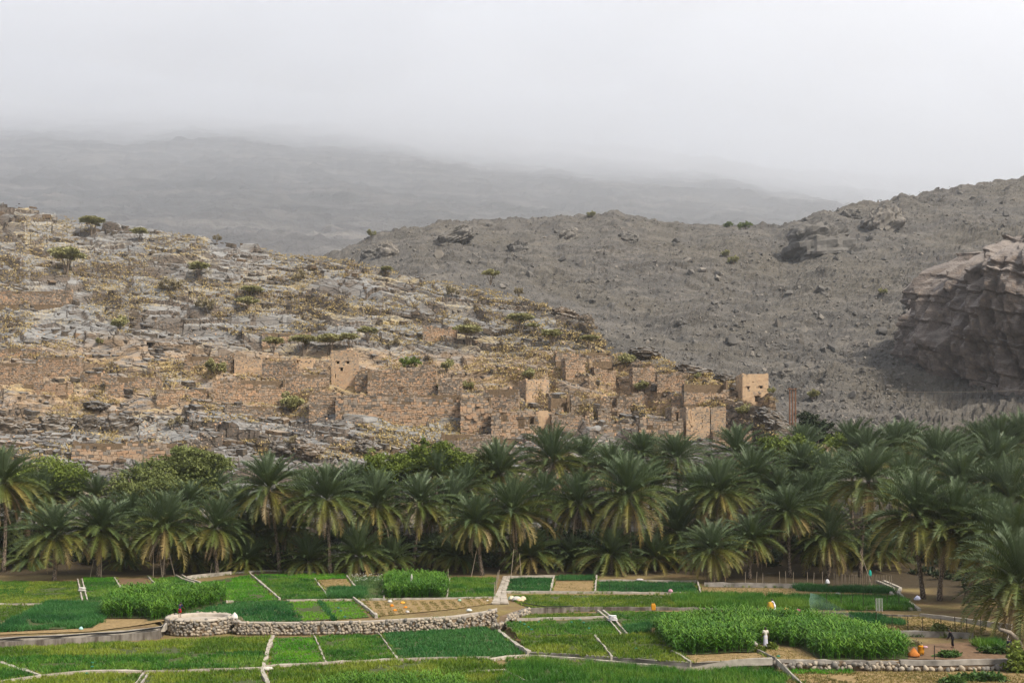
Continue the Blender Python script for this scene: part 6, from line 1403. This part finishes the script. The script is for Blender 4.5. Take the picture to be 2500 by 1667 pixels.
# three power poles beside the battlement tower
M_RUST = mat_plain('rusty_steel', (.17, .085, .05), .8, .25, 3, .2); b3 = hp(1935, 1024); k = b3.y / F
t = thing('power_poles', b3, 'three brown power poles with a crossarm right of the village', 'power pole')
for a in (1928, 1935, 1942):
    mb = MB(); x = (a - 1935) * k; mb.tube([(x, 0, -1.5), (x, 0, 77 * k)], [.17, .13], 8); mb.obj('pole', M_RUST, t)
mb = MB(); mb.tube([(-13 * k, -.2, 74 * k), (10 * k, -.2, 74 * k)], .09, 6); mb.obj('crossarm', M_RUST, t)
for a in (-11, 0, 8): mb = MB(); mb.tube([(a * k, -.2, 74 * k), (a * k, -.2, 77.5 * k)], .1, 6); mb.obj('insulator', M_POST, t)
mb = MB(); mb.tube([tuple(Vector((8 * k + q * 60, q * 8, 77 * k - .9 * math.sin(q * math.pi) + q * 1.0))) for q in np.linspace(0, 1, 12)], .018, 4); mb.obj('wire', M_STICK, t)
# ------------------------------------------------------------------ air: thin haze in the valley, mist before the mountain, cloud lying on it
def air(name, dens, col, aniso):
    m = bpy.data.materials.new(name + '_air'); m.use_nodes = True; nt = m.node_tree; nt.nodes.clear()
    out = nt.nodes.new('ShaderNodeOutputMaterial'); v = nt.nodes.new('ShaderNodeVolumePrincipled')
    v.inputs['Color'].default_value = (*col, 1); v.inputs['Density'].default_value = dens; v.inputs['Anisotropy'].default_value = aniso
    nt.links.new(v.outputs[0], out.inputs['Volume']); return m
def volume_box(name, lo, hi, dens, col, aniso, label):
    mb = MB(); lo = np.array(lo, float); hi = np.array(hi, float); mb.box((lo + hi) / 2, hi - lo)
    return tag(mb.obj(name, air(name, dens, col, aniso)), label, kind='stuff')
volume_box('haze', (-640, -60, -12), (640, 752, 262), 0.00012, (.86, .92, 1.0), 0.4, 'thin pale haze in the air of the valley')
volume_box('mist', (-3300, 755, -12), (3300, 3400, 1700), 0.0006, (.94, .965, 1.0), 0.3, 'pale mist in front of the far mountain')
# the cloud: a closed body with an uneven underside, higher on the left than on the right
nx_, ny_ = 60, 40; cxs = np.linspace(-3200, 3200, nx_); cys = np.linspace(900, 3300, ny_); CXg, CYg = np.meshgrid(cxs, cys)
und = 600 - CXg * .20 + (fbm(CXg * .0022, CYg * .0022, 5, 501, .6) - .5) * 420; und = np.clip(und, 330, 1050)
Vb = np.c_[CXg.ravel(), CYg.ravel(), und.ravel()]; Vt = np.c_[CXg.ravel(), CYg.ravel(), (und + 120 + 420 * fbm(CXg * .0026, CYg * .0026, 4, 511)).ravel()]; N_ = nx_ * ny_
fb = grid_faces(ny_, nx_)[:, ::-1]; ft = grid_faces(ny_, nx_) + N_
rim = np.concatenate([np.arange(nx_), np.arange(1, ny_) * nx_ + nx_ - 1, (ny_ - 1) * nx_ + np.arange(nx_ - 2, -1, -1), np.arange(ny_ - 2, 0, -1) * nx_]); r2 = np.roll(rim, -1)
o = build('cloud', np.vstack([Vb, Vt]), np.vstack([fb, ft, np.stack([rim, r2, r2 + N_, rim + N_], -1)]), air('cloud', .0023, (.96, .972, 1.0), .3)); tag(o, 'low grey cloud lying on the mountain', kind='stuff')
